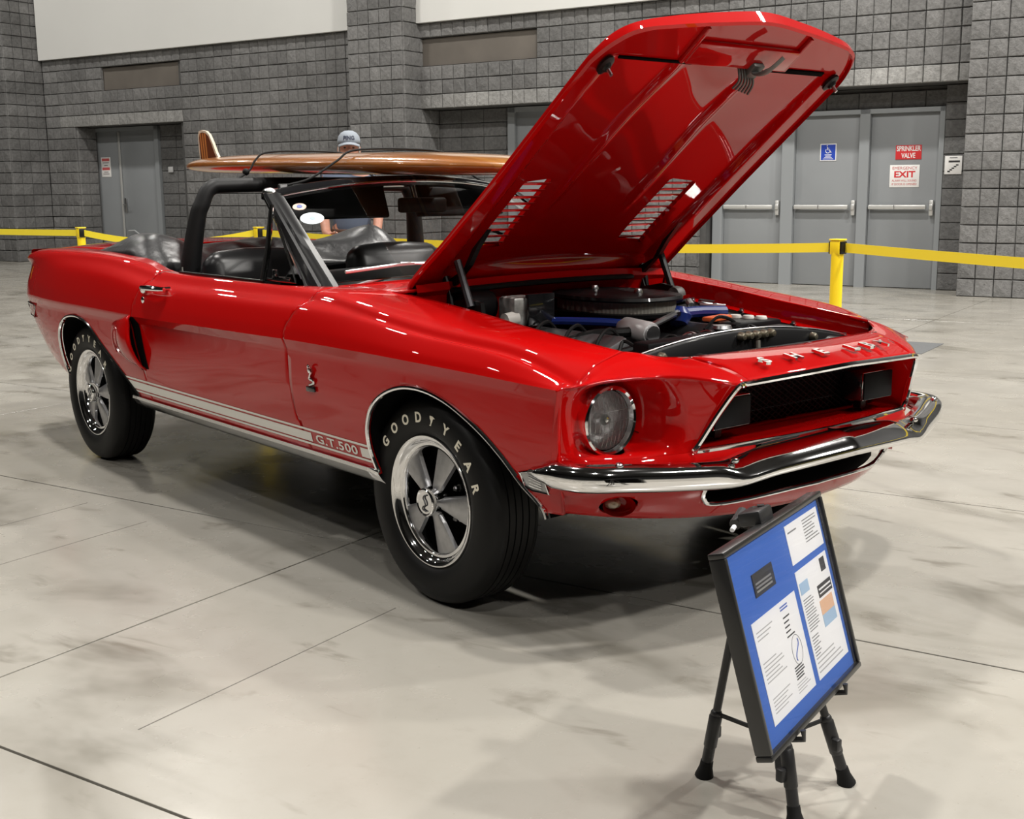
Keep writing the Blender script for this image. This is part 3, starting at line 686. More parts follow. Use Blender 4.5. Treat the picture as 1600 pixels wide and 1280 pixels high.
# ================================================================== WHEELS
YO = -.838
tyre_prof = [(.196,YO+.030),(.205,YO+.022),(.214,YO+.012),(.228,YO+.004),(.245,YO),(.268,YO),(.290,YO+.004),(.306,YO+.011),(.316,YO+.022),(.321,YO+.034)]
ty = [(.3235,YO+.040)]
for k in range(5):
    y0 = YO+.042+k*.025; ty += [(.3245,y0),(.3245,y0+.020),(.3200,y0+.0203),(.3200,y0+.0247)]
ty += [(.3245,YO+.170),(.321,YO+.178),(.300,YO+.196),(.26,YO+.206),(.21,YO+.196),(.196,YO+.18)]
rim_prof = [(.197,YO+.034),(.207,YO+.026),(.2085,YO+.016),(.205,YO+.011),(.196,YO+.012),(.189,YO+.020),(.183,YO+.030),(.176,YO+.033),(.170,YO+.031),(.166,YO+.036),(.163,YO+.060),(.160,YO+.10)]
def spoke_mesh():
    b = MB(); n = 9; G = []
    for i in range(n):
        t = i/(n-1); r = .045+t*.122; w = .018+.032*t; y = YO+.024+.016*t
        G.append([(r, y+.016, -w-.002),(r, y+.004, -w+.001),(r, y, -w*.72),(r, y-.002, 0),(r, y, w*.72),(r, y+.004, w-.001),(r, y+.016, w+.002)])
    return b.grid(G).mesh('spoke', 40)
SPOKE = spoke_mesh(); SPOKE.materials.append(mat('brushed_spoke', (.42,.42,.43), .36, .85, noise=(60,.08)))
NUT = MB().lathe([(.012,.0),(.012,-.012),(.009,-.014),(.009,-.026),(.006,-.03),(0,-.03)], 6, axis='Y').mesh('lug_nut', 30); NUT.materials.append(SATIN)
RIM = MB().lathe(rim_prof, 96, axis='Y').mesh('wheel', 50); RIM.materials.append(CHROME)
TYRE = MB().lathe(tyre_prof+ty, 96, axis='Y').mesh('tyre', 30); TYRE.materials.append(RUBBER)
DRUM = MB().lathe([(0,YO+.075),(.05,YO+.075),(.055,YO+.085),(.12,YO+.088),(.16,YO+.10),(.165,YO+.2),(0,YO+.2)], 48, axis='Y').mesh('brake_drum', 30); DRUM.materials.append(FLATB)
CAPM = MB().lathe([(.048,YO+.05),(.047,YO+.006),(.044,YO-.004),(.040,YO-.007),(.036,YO-.004),(0,YO-.003)], 40, axis='Y').mesh('centre_cap', 30); CAPM.materials.append(CHROME)
sq = MB(); sq.tube(catmull([(.010,YO-.007,-.026),(-.007,YO-.007,-.022),(-.006,YO-.007,-.014),(.006,YO-.007,-.007),(.003,YO-.007,.004),(-.004,YO-.007,.013),(.001,YO-.007,.022),(.010,YO-.007,.024)], 5), .0024, 6)
CAPS = sq.mesh('cap_snake'); CAPS.materials.append(mat('cap_enamel', (.06,.06,.065), .4))
def foot_mb(size):
    P = [(-.35,.45),(.1,.5),(.5,.35),(.2,.25),(.12,.0),(.0,-.3),(-.05,-.5),(-.3,-.5),(-.15,-.35),(-.12,0),(-.3,.2)]
    return MB().prism([(x*size, y*size) for x, y in P], .0008)
def glyph(ch, size=.044):
    if ch == '*': b = foot_mb(size*.72)
    else: b = text_mb(ch, size, .0006, 1., .0012)
    return b
GLY = {}
for ch in set('GOOD*YEAR'):
    b = glyph(ch); M = Matrix.Rotation(PI/2, 4, 'X'); b2 = MB().add(b.v, b.f, M); GLY[ch] = b2.mesh('letter', smooth=False); GLY[ch].materials.append(LETTER)
def make_wheel(x, side, phase, a0, letters=True):
    o = bpy.data.objects.new('wheel', RIM); COL.objects.link(o); o.parent = car
    o.location = (x, 0, .325)
    if side < 0: o.rotation_euler = (0,0,PI)
    part(TYRE, 'tyre', o); part(DRUM, 'brake_drum', o); part(CAPM, 'centre_cap', o); part(CAPS, 'cap_emblem', o)
    for k in range(5):
        part(SPOKE, 'spoke', o, Matrix.Rotation(-(phase+k*2*PI/5), 4, 'Y'))
        a = phase+(k+.5)*2*PI/5; part(NUT, 'lug_nut', o, Matrix.Translation((.082*math.cos(a), YO+.088, .082*math.sin(a))))
    if letters:
        for k, ch in enumerate('GOOD*YEAR'):
            a = math.radians(a0-15.4*k); r = .262
            M = Matrix.Translation((r*math.cos(a), YO-.0006, r*math.sin(a))) @ Matrix.Rotation(-(a-PI/2), 4, 'Y'); part(GLY[ch], 'letter', o, M)
    return o
make_wheel(1.3716, 1, math.radians(-2), 143); make_wheel(-1.3716, 1, math.radians(8), 160)
make_wheel(1.3716, -1, .3, 143, False); make_wheel(-1.3716, -1, .5, 150, False)
# ================================================================== NOSE
BROW = catmull([(1.956,.822,.742),(1.972,.802,.750),(2.000,.752,.755),(2.030,.697,.762),(2.075,.625,.767),(2.125,.552,.769),(2.180,.497,.763),(2.238,.432,.749)], 6)
LOWF = catmull([(1.930,.821,.545),(1.965,.790,.540),(2.000,.740,.540),(2.030,.680,.540),(2.065,.620,.542),(2.100,.565,.547),(2.130,.530,.552),(2.152,.500,.557)], 6)
HL = (1.985, -.660, .645); HR = .098
FG = []
for b, l in zip(BROW, LOWF):
    row = []
    for t in np.linspace(0, 1, 40):
        x = b[0]+(l[0]-b[0])*t; y = b[1]+(l[1]-b[1])*t; z = b[2]+(l[2]-b[2])*t
        x += -.022*math.sin(PI*t)**.7*min(1, (b[1]-.42)/.1+.1, (.83-b[1])/.06)       # hollow below the brow
        r = math.hypot(y+HL[1], z-HL[2]); tgt = HL[0]-.022
        w_ = float(1-sstep(HR*1.0, HR*1.5, r))*float(1-sstep(.84, .97, t))*float(sstep(.0, .10, t)); x = x*(1-w_)+min(x, tgt)*w_
        row.append((x, -y, z))
    FG.append(row)
twin(cut(MB().grid(FG), lambda V: np.hypot(np.abs(V[:,1])+HL[1], V[:,2]-HL[2])-.090), 'headlight_surround', PAINT, solid=.006, sharp=60)
# top skin from the fender end and the bay edge over to the brow
ys_, zs_ = sec(1.955); k0 = int(np.argmax(ys_)); top = [(1.955, a, b_) for a, b_ in zip(ys_[k0:], zs_[k0:])]
top = [np.array(p) for p in top[:-1]]+catmull([top[-1], (1.985,.548,.821), (2.03,.500,.810), (2.062,.428,.806)], 6)
L_ = np.concatenate([[0], np.cumsum([np.linalg.norm(np.array(b_)-np.array(a)) for a, b_ in zip(top[:-1], top[1:])])]); L_ /= L_[-1]
top = np.array([[float(np.interp(t, L_, [p[k] for p in top])) for k in range(3)] for t in np.linspace(0, 1, len(BROW))])
TG = []
_ya, _za = sec(1.915); NS = len(ys_)-k0
FR = NS/(NS+17.0)
BROW2 = list(BROW)+[np.array((2.243,.410,.7505)), np.array((2.248,.386,.753))]
top = np.array([[float(np.interp(t, np.linspace(0, 1, len(top)), top[:, k])) for k in range(3)] for t in np.linspace(0, 1, len(BROW2))])
K0 = int(np.argmax(top[:, 0] > 1.9555))
def T0(f):
    yy_ = top[min(int(f*K0), K0-1)][1]; k = int(np.argmin(np.abs(ys_[k0:]-yy_)))+k0
    return np.array((.04, ys_[k]-_ya[k], zs_[k]-_za[k]))
for i in range(len(BROW2)):
    t = i/(len(BROW2)-1); row = []
    for q in np.linspace(0, 1, 16):
        A, B_ = top[i], np.array(BROW2[i]); D_ = np.linalg.norm(B_-A)
        if i < K0:
            ta = T0(float(i)/K0)
        else: ta = np.array((.95, 0, -.20))
        m0 = ta/np.linalg.norm(ta)*D_; m1 = (B_-A)*.9+np.array((0, 0, -.35*D_)); h = q
        p = (2*h**3-3*h**2+1)*A+(h**3-2*h**2+h)*m0+(-2*h**3+3*h**2)*B_+(h**3-h**2)*m1
        row.append((p[0], -p[1], p[2]))
    TG.append(row)
twin(MB().grid(TG), 'fender_extension', PAINT, solid=.006, sharp=75)
# centre nose panel between the seams, with rolled front edge
NP = []
for y in np.linspace(-.45, .45, 41):
    a = abs(y)/.59
    xr = 2.095-.045*a; zr = .806; 
    xf = 2.292-.049*(min(a,.72)/.72)**1.5; zf = .770-.018*(min(a,.72)/.72)**1.2
    row = []
    for q in np.linspace(0, 1, 12):
        row.append((xr+(xf-xr)*q, y, zr+(zf-zr)*q+.012*math.sin(PI*q)))
    NP.append(row)
npn = MB().grid(NP)
npn = cut(npn, lambda V: .4265-(V[:,0]-2.062)*.224-np.abs(V[:,1]))
npn.build('nose_panel', PAINT, car, solid=.008, sharp=60)
# chrome letters on the nose
for ch, y in zip('SHELBY', (-.288,-.165,-.045,.105,.190,.275)):
    t = text_mb(ch, .062, .004, 1., .0015); a = abs(y)
    x = 2.226-.012*(a/.35)**1.5; z = .8000-.004*(a/.3); sl = math.atan2(-.035,.185)
    M = Matrix.Translation((x, y, z)) @ Matrix.Rotation(-sl, 4, 'Y') @ Matrix.Rotation(PI/2, 4, 'Z')
    MB().add(t.v, t.f, M).build('hood_letter', CHROME, car, smooth=False)
# grille opening trim
GT = [(2.292-.049*(abs(y)/.415)**1.5, y, .766-.018*(abs(y)/.415)**1.2) for y in np.linspace(-.40, .40, 25)]
GBm = [(2.222-.07*(abs(y)/.50)**1.4, y, .566-.006*(abs(y)/.5)) for y in np.linspace(.492, -.492, 25)]
sideR = catmull([(2.243,-.40,.748),(2.238,-.428,.738),(2.205,-.462,.670),(2.170,-.492,.592),(2.156,-.500,.568),(2.152,-.492,.560)], 5)
sideL = [(p[0], -p[1], p[2]) for p in sideR]
MB().tube(GT+sideL[1:]+GBm[1:-1]+sideR[::-1][:-1], .0085, 8, closed=True).build('grille_trim', CHROME, car)
# cavity: red lips, black mesh, back panel
BK = 2.02
def lip(A, Bx): return [[tuple(p) for p in A], [(p[0]*.5+Bx*.5, p[1], p[2]) for p in A], [(Bx, p[1], p[2]) for p in A]]
MB().grid(lip([(x-.004,y,z-.006) for x,y,z in GT], BK)).build('grille_roof', PAINT, car)
MB().grid(lip([(x-.004,y,z+.004) for x,y,z in GBm], BK)).build('grille_sill', PAINT, car)
MB().grid(lip([(p[0]-.003,p[1]+.004,p[2]) for p in sideR], BK)).build('grille_cheek', PAINT, car)
MB().grid(lip([(p[0]-.003,-p[1]-.004,p[2]) for p in sideR], BK)).build('grille_cheek', PAINT, car)
MB().box((BK-.03, 0, .66), (.01, 1.02, .24)).build('grille_back', FLATB, car)
gm = MB()
MX = BK+.045
for k in range(-26, 60):
    a = k*.030
    for sgn in (1, -1):
        y0 = -.40; z0 = .585; pts = []
        for y in (-.40, .40):
            pass
        # diagonal wire clipped to the rectangle
        c = a-.4 if sgn == 1 else a-.4
        # z = .585 + sgn*(y-c)*.6
        ya, yb2 = (c, c+.165/.6) if sgn == 1 else (c-.165/.6, c)
        lo, hi = max(ya, -.45), min(yb2, .45)
        if hi-lo > .01:
            f = (lambda y: .585+(y-c)*.6) if sgn == 1 else (lambda y: .585-(y-c)*.6)
            gm.tube([(MX, lo, f(lo)), (MX, hi, f(hi))], .0022, 4, cap=False)
gmo = gm.build('grille_mesh', BLACK, car, smooth=False); gmo['kind'] = 'stuff'
# driving lamps in the grille
for y in (-.355, .340):
    L = MB(); L.cbox((2.120, y, .655), (.085, .165, .098), .02); o = L.build('driving_lamp', GLOSSB, car)
    MB().cbox((2.163, y, .655), (.008, .15, .084), .004).build('lamp_cover', mat('smoked_lens', (.004,.004,.005), .5, spec=.10), o)
    MB().tube([(2.158, y+sx*.074, .655+sz*.041) for sx, sz in ((-1,-1),(1,-1),(1,1),(-1,1))], .004, 6, closed=True).build('lamp_bezel', CHROME, o)
    MB().cbox((2.10, y, .595), (.03,.03,.04), .004).build('lamp_bracket', BLACK, o)
# headlights
for s in (1, -1):
    y = s*HL[1]; hb = MB().lathe([(.096,-.03),(.098,.004),(.097,.012),(.092,.016),(.086,.012),(.0835,-.004)], 56, axis='X'); o = hb.build('headlight', CHROME, car); o.location = (HL[0], y, HL[2])
    MB().lathe([(.0,-.075),(.03,-.068),(.055,-.05),(.075,-.02),(.082,-.005)], 40, axis='X').build('reflector', mat('reflector', (.55,.55,.55), .35, .15, bump=(70,.7,.006)), o)
    G = []; R_ = [0,.02,.04,.06,.074,.082]; n = 40
    ln = MB().lathe([(.0,.022),(.02,.0214),(.04,.019),(.06,.0135),(.074,.006),(.0825,-.002)], 48, axis='X')
    ln.build('lens', GLASS, o)
    rb = MB()
    for k in range(11):
        yk = .0145*(k-5); hz = math.sqrt(max(.0785**2-yk*yk, 0))*.95; rb.tube([(.0205-2.7*(yk*yk+zz*zz), yk, zz) for zz in np.linspace(-hz, hz, 9)], .0007, 5)
    for k in range(3):
        zk = .028*(k-1); hy = math.sqrt(.0785**2-zk*zk)*.95; rb.tube([(.0205-2.7*(zk*zk+q*q), q, zk) for q in np.linspace(-hy, hy, 9)], .0007, 5)
    r_ = rb.build('lens_ribs', mat('lens_rib', (.75,.75,.73), .12, .6), o); r_['kind'] = 'stuff'
    MB().lathe([(.0,-.05),(.016,-.045),(.016,-.01),(.010,.0),(0,.002)], 20, axis='X').build('bulb_shield', CHROME, o)
    sc_ = MB(); sc_.sphere((.010,0,.0905),.006,8,6); sc_.build('bezel_screw', CHROME, o)
# valance below the bumper
VXT = lambda y: float(pchip([0,.25,.437,.56,.66,.74,.79,.815,.825],[2.205,2.185,2.140,2.09,2.035,1.975,1.93,1.895,1.85], min(abs(y), .825)))
VBOT = lambda y: .340+.058*(abs(y)/.825)**2.6
def vx(y, z):
    t = (.52-z)/(.52-VBOT(y)); return VXT(y)+.010*math.sin(PI*min(t, 1))-.055*max(t, 0)**2
VG = [[(vx(y, z), y, z) for z in np.linspace(.52, VBOT(y), 16)] for y in np.concatenate([np.linspace(-.825,-.78,12)[:-1], np.linspace(-.78,.78,75), np.linspace(.78,.825,12)[1:]])]
val = MB().grid(VG)
LGP = catmull([(-.437,.440),(-.430,.412),(-.385,.392),(-.2,.398),(0,.402),(.2,.398),(.385,.392),(.430,.412),(.437,.440),(.42,.475),(.2,.490),(0,.493),(-.2,.490),(-.42,.475)], 5, closed=True)
gL = poly_sd(LGP); gT1 = poly_sd([(.650+.045*math.cos(a), .410+.028*math.sin(a)) for a in np.linspace(0, 2*PI, 20, endpoint=False)])
val = cut(val, lambda V: gL(V[:,1], V[:,2]), lambda V: gT1(np.abs(V[:,1]), V[:,2]), lambda V: gF(V[:,0], V[:,2])-.002)
val.build('front_valance', PAINT, car, solid=.008, sharp=60)
MB().tube([(vx(p[0],p[1])+.003, p[0], p[1]) for p in LGP], .0065, 8, closed=True).build('lower_grille_trim', CHROME, car)
MB().grid([[(VXT(y)-.09, y, z) for z in (.36,.44,.53)] for y in np.linspace(-.60,.60,21)]).build('lower_grille_back', FLATB, car)
for s in (-1, 1):
    ox = vx(.650,.410); o = MB().lathe([(.046,.006),(.044,-.004),(.038,-.022),(.026,-.034),(.0,-.038)], 28, axis='X').build('turn_lamp_bowl', PAINT, car)
    o.location = (ox, s*.650, .410); o.scale = (1, 1, .64); o.rotation_euler = (0, 0, -s*-.62)
    MB().lathe([(.0,.006),(.014,.004),(.022,-.004),(.025,-.018),(.024,-.03)], 24, axis='X').build('turn_lamp_lens', mat('smoked_amber_lens', (.42,.36,.26), .15, coat=1., noise=(90,.4)), o).location = (-.014, s*.014, 0)
# red apron between the grille moulding and the bumper
ap = [(p[0], -p[1], p[2]) for p in LOWF]+[(x, -y, z) for x, y, z in GBm[1:-1]]+[(p[0], p[1], p[2]) for p in LOWF[::-1]]
MB().grid([[(x+dx, y, z-dz) for x, y, z in ap] for dx, dz in ((0,-.004),(.010,.010),(.016,.03),(.012,.06),(-.01,.09))]).build('front_apron', PAINT, car, sharp=60)
# side marker lamp in front of the wheel
mkp = [(1.815,.498),(1.85,.506),(1.905,.490),(1.915,.452),(1.858,.452),(1.832,.462)]
for s in (1, -1):
    yv = lambda x, z: -s*(ysec(x, z)+.003)
    o = MB().tube([(x, yv(x, z), z) for x, z in mkp], .0045, 6, closed=True).build('marker_bezel', CHROME, car)
    cx_, cz_ = np.mean([p[0] for p in mkp]), np.mean([p[1] for p in mkp])
    V = [(x, yv(x, z), z) for x, z in mkp]+[(cx_, yv(cx_, cz_)-s*.006, cz_)]
    MB().add(V, [(i, (i+1) % 6, 6) for i in range(6)]).build('marker_lens', mat('marker_grey_lens', (.33,.33,.33), .2, .4, coat=.6), o)
    for k in range(4): MB().cyl((1.85, yv(1.85,.49-.009*k)-s*.004, .492-.009*k), (1.895, yv(1.895,.485-.008*k)-s*.004, .481-.007*k), .0015, 5).build('lens_bar', CHROME, o)
# bumper blade
def bpath(y):
    a = abs(y); x = pchip([0,.25,.45,.62,.75,.80,.835,.855,.866,.870],[2.325,2.300,2.256,2.195,2.137,2.108,2.072,2.030,1.975,1.900], a)
    zc = pchip([0,.30,.46,.60,.80,.9],[.540,.525,.505,.510,.520,.520], a); return float(x), float(zc)
BY = np.concatenate([np.linspace(-.870,-.835,26)[:-1], np.linspace(-.835,.835,67), np.linspace(.835,.870,26)[1:]])
BG = []
for i, y in enumerate(BY):
    x, zc = bpath(y); e = 1e-3; 
    xa, _ = bpath(abs(y)); ya = abs(y); xb, _ = bpath(max(ya-.002, 0)); 
    tx, ty_ = (xa-xb), min(.002, ya+1e-9)
    nx, ny = (1., 0.) if ya < .005 else (ty_/math.hypot(tx, ty_), -tx/math.hypot(tx, ty_)*(1 if y > 0 else -1))
    end = float(sstep(0, .004, .870-ya)); sh = .35+.65*end; ctr = 1-sstep(.40,.50,ya)
    pA = [(-.070, .032), (-.030, .037), (-.010, .034), (.004, .022), (.010, .004), (.008, -.014), (.000, -.029), (-.010, -.036), (-.018, -.036), (-.022, -.028)]
    pB = [(-.110, .034), (-.060, .032), (-.030, .022), (-.008, .006), (.008, -.008), (.012, -.016), (.010, -.025), (.002, -.033), (-.010, -.036), (-.016, -.030)]
    c_ = float(ctr); prof = [(a[0]*(1-c_)+b_[0]*c_, a[1]*(1-c_)+b_[1]*c_) for a, b_ in zip(pA, pB)]
    BG.append([(x+nx*d, y+ny*d, zc+h*sh) for d, h in prof])
MB().grid(BG).build('front_bumper', CHROME, car, sharp=50, solid=.004)
for y in (-.747, -.432, .432, .747):
    x, zc = bpath(y); b_ = MB().sphere((x-.022, y, zc+.036), .013, 14, 8, sc=(1,1,.7)); b_.build('bumper_bolt', CHROME, car)
# ================================================================== HOOD (open, hinged at the cowl)
TH = math.radians(38.25); HO = Vector((.952, 0, .94)); HX = Vector((math.cos(TH), 0, math.sin(TH))); HN = Vector((-math.sin(TH), 0, math.cos(TH)))
HM = Matrix(((HX.x, 0, HN.x, HO.x), (0, 1, 0, HO.y), (HX.z, 0, HN.z, HO.z), (0, 0, 0, 1)))     # local x = along hood, y = across, z = outward normal
HPOLY = catmull([(-.002,-.596),(.30,-.594),(.60,-.584),(.90,-.581),(1.06,-.580),(1.115,-.574),(1.180,-.541),(1.228,-.483),(1.257,-.355),(1.282,-.192),(1.302,0),(1.282,.192),(1.257,.355),(1.228,.483),(1.180,.541),(1.115,.574),(1.06,.580),(.90,.581),(.60,.584),(.30,.594),(-.002,.596),(.004,.40),(.010,0),(.004,-.40)], 6, closed=True)
gH = poly_sd([(p[0], p[1]) for p in HPOLY])
def n_out(s, y):
    a = np.clip(np.abs(y)/.59, 0, 1); edge = sstep(0, .07, .585-np.abs(y))*sstep(-.02, .05, s)*sstep(0, .10, 1.300-s-.20*np.abs(y)**2)
    return .002+.013*edge+.062*(1-a**2.2)*sstep(-.25, .3, s)*(1-.55*sstep(.75, 1.3, s))
def n_in(s, y):
    a = np.abs(y); fld = n_out(s, y)-.016-.010*(1-sstep(.155, .20, a))*0
    ch = .0
    fld = fld-.030*(sstep(.16, .19, y+.0+.35)*0)
    # stiffener: a raised V-shaped rib on each side of the duct
    rib = np.exp(-((y+.185-.02*(s-.6))/.016)**2)+np.exp(-((y-.185+.02*(s-.6))/.016)**2)
    fld = fld-.012*rib*sstep(.25, .45, s)*(1-sstep(1.05, 1.12, s))-.020*sstep(.19, .15, a)*0
    rim = np.maximum(np.maximum(sstep(.475, .50, a), sstep(1.095, 1.12, s)), 1-sstep(.06, .10, s))
    return fld*(1-rim)+(-.004)*rim
ss = np.linspace(-.03, 1.34, 120); yy = np.linspace(-.62, .62, 110)
def hood_sheet(fn): return MB().grid([[(s, y, float(fn(s, y))) for y in yy] for s in ss])
VENT = lambda V: np.maximum(np.maximum(np.abs(np.abs(V[:,1])-.342)-.062, V[:,0]-.52), .165-V[:,0])
outer = cut(hood_sheet(n_out), lambda V: gH(V[:,0], V[:,1])*-1, VENT)
inner = cut(hood_sheet(n_in), lambda V: gH(V[:,0], V[:,1])*-1-.006, VENT)
hood = outer.build('hood', PAINT, car, sharp=50); hood.matrix_local = HM
inner.build('hood_inner_panel', PAINT, hood, sharp=50)
ed = [(p[0], p[1]) for p in HPOLY]
hem = []
for n_ in range(len(ed)+1):
    s_, y_ = ed[n_ % len(ed)]; k = .988
    o_ = float(n_out(s_, y_)); hem.append([(s_, y_, o_), (s_+.002*(1 if s_ > .65 else -1)*0, y_*1.002, o_-.008), (s_, y_, -.010), (s_-.008*(1 if s_ > 1 else -1 if s_ < .02 else 0), y_-.008*np.sign(y_)*(1 if abs(y_) > .45 else 0), -.016), (s_-.010*(1 if s_ > 1 else -1 if s_ < .02 else 0), y_-.010*np.sign(y_)*(1 if abs(y_) > .45 else 0), .002)])
MB().grid(hem).build('hood_hem', PAINT, hood, sharp=40)
# louvre blades in the two vents
for sy in (-1, 1):
    for k in range(10):
        s0 = .180+.0345*k; z0 = float(n_out(s0+.01, .342))-.010
        b = MB(); b.cbox((0,0,0), (.024, .126, .003), .001, rot=(0, .38, 0)); b.v = [(x+s0+.004, y+sy*.342, z+z0) for x, y, z in b.v]
        b.build('louvre', PAINT, hood, smooth=False)
    for e in (.278, .406):
        b = MB(); b.grid([[(s, sy*e, float(n_in(s, e))), (s, sy*e, float(n_out(s, e)))] for s in np.linspace(.165,.52,8)]); b.build('vent_side', PAINT, hood)
# front stiffener with latch, trim slot, rubber bumpers
fs = MB(); fs.cbox((1.165, 0, -.012), (.085, .46, .022), .008); fs.build('latch_panel', PAINT, hood)
for y in (-.235, .235): MB().cbox((1.19, y, -.010), (.14, .016, .016), .005).build('stiffener_rib', PAINT, hood)
MB().cbox((1.116, .30, -.006), (.018, .30, .008), .003).build('panel_gap', FLATB, hood); MB().cbox((1.116, -.33, -.006), (.010, .30, .006), .002).build('panel_gap', FLATB, hood)
lt = MB(); lt.tube(catmull([(1.125,.075,-.02),(1.135,.075,-.05),(1.175,.08,-.065),(1.22,.10,-.06)], 6), [.012]*12+[.009]*7, 8, sx=.5, sy=1.6); lt.cbox((1.125,.075,-.022), (.06,.05,.03), .006); lt.build('hood_latch', mat('latch_grey', (.10,.10,.095), .5, .5), hood)
fr = MB()
for k in range(6): fr.tube(catmull([(1.12,.02+.012*k,-.015),(1.10-.002*k,.02+.015*k,-.045),(1.07-.004*k,.015+.018*k,-.05)], 4), .004, 5)
fr.build('latch_spring', mat('latch_grey'), hood)
for y in (-.515, .515):
    o = MB().lathe([(.026,-.002),(.026,-.010),(.014,-.014),(.010,-.022),(0,-.024)], 20).build('hood_pin_plate', BLACK, hood); o.location = (1.09, y, -.008); o.scale = (1.3,.8,1)
    MB().cyl((0,0,-.02), (0,0,-.045), .005, 8).build('hood_pin', SATIN, o)
# hinges and props
for s in (1, -1):
    y = -.485*s
    MB().tube([(1.085,y,1.035),(1.155,y,.885)], .013, 8).build('hood_prop', mat('prop_grey', (.06,.06,.065), .4, .5) if s == 1 else BLACK, car)
    MB().tube([(1.000,y+.012*s,.975),(1.02,y+.012*s,.93),(1.035,y+.012*s,.865)], .010, 8, sx=1.4).build('hinge_arm', BLACK, car)
    br = MB(); br.prism([(.985,.955),(1.09,1.005),(1.14,1.075),(1.22,1.14),(1.16,1.075),(1.12,1.02),(1.03,.945)], .02); b2 = MB().add([(a, y+.03*s+(c-.01), b) for a, b, c in br.v], br.f); b2.build('hinge_bracket', BLACK, car, smooth=False)
    br = MB(); br.prism([(.99,.935),(1.02,.935),(1.035,.895),(1.12,.91),(1.19,.90),(1.20,.855),(.99,.855)], .016); MB().add([(a, y+.02*s+(c-.008), b) for a, b, c in br.v], br.f).build('hinge_base', BLACK, car, smooth=False)
# ================================================================== ENGINE BAY
ENG = mat('engine_black', (.004,.004,.0045), .42, coat=.05, spec=.15); GREY = mat('filter_paper', (.16,.15,.13), .8); BLUE = mat('engine_blue', (.01,.025,.16), .3, coat=.4); ORNG = mat('orange_cap', (.75,.13,.03), .45)
for s in (1, -1):     # inner aprons: red flange then black wall
    xs_ = np.linspace(1.0, 1.965, 30); yi_ = lambda x: float(pchip(ST, YI, min(x, 1.955)))-(.02 if x > 1.98 else 0); zi_ = lambda x: float(pchip(ST, ZI, min(x, 1.955)))
    G = [[(x, -s*(yi_(x)-.001), zi_(x)-.001), (x, -s*(yi_(x)-.006), zi_(x)-.03), (x, -s*(yi_(x)-.008), zi_(x)-.062), (x, -s*(yi_(x)-.035), zi_(x)-.068)] for x in xs_]
    o = MB().grid(G).build('inner_flange', PAINT, car)
    for x in (1.18, 1.42, 1.66, 1.88):
        MB().lathe([(.011,0),(.011,.004),(.007,.005),(.007,.011),(0,.012)], 8).build('flange_bolt', SATIN, o).location = (x, -s*(yi_(x)-.028), zi_(x)-.067)
    G = [[(x, -s*(yi_(x)-.033), zi_(x)-.069), (x, -s*(yi_(x)-.07), zi_(x)-.09), (x, -s*(yi_(x)-.09), .60), (x, -s*(yi_(x)-.10), .42)] for x in xs_]
    MB().grid(G).build('inner_apron', ENG, car)
    MB().lathe([(.0,.85),(.05,.848),(.085,.83),(.095,.79),(.10,.55)], 24).build('shock_tower', ENG, car).location = (1.42, -s*.47, -.06)
MB().cbox((1.5, 0, .43), (1.15, .95, .03), .01).build('bay_floor', FLATB, car)
fwg = []
for y in np.linspace(-.60, .60, 31):
    b_ = .10*(1-(y/.68)**2)*.65; fwg.append([(.992+b_, y, .955+.020*(1-(y/.6)**2)), (1.0+b_, y, .93+.018*(1-(y/.6)**2)), (.985+b_, y, .915+.01*(1-(y/.6)**2)), (.965+b_*.6, y, .82), (.96, y, .42)])
MB().grid([r[:3] for r in fwg]).build('cowl_lip', PAINT, car); MB().grid([[r[2], r[3]] for r in fwg]).build('firewall', PAINT, car); MB().grid([[r[3], r[4]] for r in fwg]).build('firewall_lower', ENG, car)
MB().tube([(r[1][0]+.012, r[1][1], r[1][2]-.004) for r in fwg[3:-6]], .010, 6, sy=1.6).build('cowl_seal', RUB2, car)
# radiator support with curved top edge, studs and hold-down rod
rs = []
for y in np.linspace(-.56, .56, 41):
    zt_ = .828-.062*(abs(y)/.56)**2.0; rs.append([(1.875, y, zt_+.004), (1.885, y, zt_+.004), (1.892, y, zt_-.004), (1.895, y, zt_-.08), (1.90, y, .62), (2.0, y, .60)])
MB().grid(rs).build('radiator_support', ENG, car, sharp=60)
MB().tube([(1.885, r[0][1], r[0][2]+.001) for r in rs], .003, 5).build('support_edge', SATIN, car)
MB().cbox((1.80, 0, .68), (.07, .70, .27), .01).build('radiator', ENG, car)
MB().lathe([(.0,.03),(.028,.028),(.032,.018),(.022,.010),(.022,0)], 18).build('radiator_cap', SATIN, car).location = (1.80, .02, .81)
for y in (-.004, .032, .068, .104, .140, .36, -.36):
    b = MB(); b.lathe([(.0,.022),(.009,.02),(.014,.012),(.015,0)], 12, axis='X'); b.build('support_stud', mat('stud_bronze', (.22,.20,.15), .35, .8), car).location = (1.893, y, .812 if abs(y) < .3 else .782)
MB().tube(catmull([(1.905,.068,.795),(1.91,.068,.745),(1.925,.072,.725),(1.965,.10,.715),(1.99,.12,.713)], 6), .008, 8).build('latch_rod', mat('cadmium', (.5,.48,.42), .35, .8), car)
for y in (-.24, .40):
    o = MB().lathe([(.0,.05),(.02,.048),(.024,.035),(.045,.03),(.05,.02),(.05,-.01),(.03,-.03),(0,-.03)], 24, axis='X').build('horn', ENG, car); o.location = (1.945, y, .735)
    MB().tube(catmull([(.0,.05,.0),(.01,.10,-.01),(.03,.14,-.02)], 5), [.012,.014,.016,.019,.022,.026,.03,.034,.038,.042,.046], 12).build('horn_bell', ENG, o)
MB().tube([(2.07, y, .795) for y in np.linspace(-.46,.46,15)], .010, 6).build('front_seal', RUB2, car)
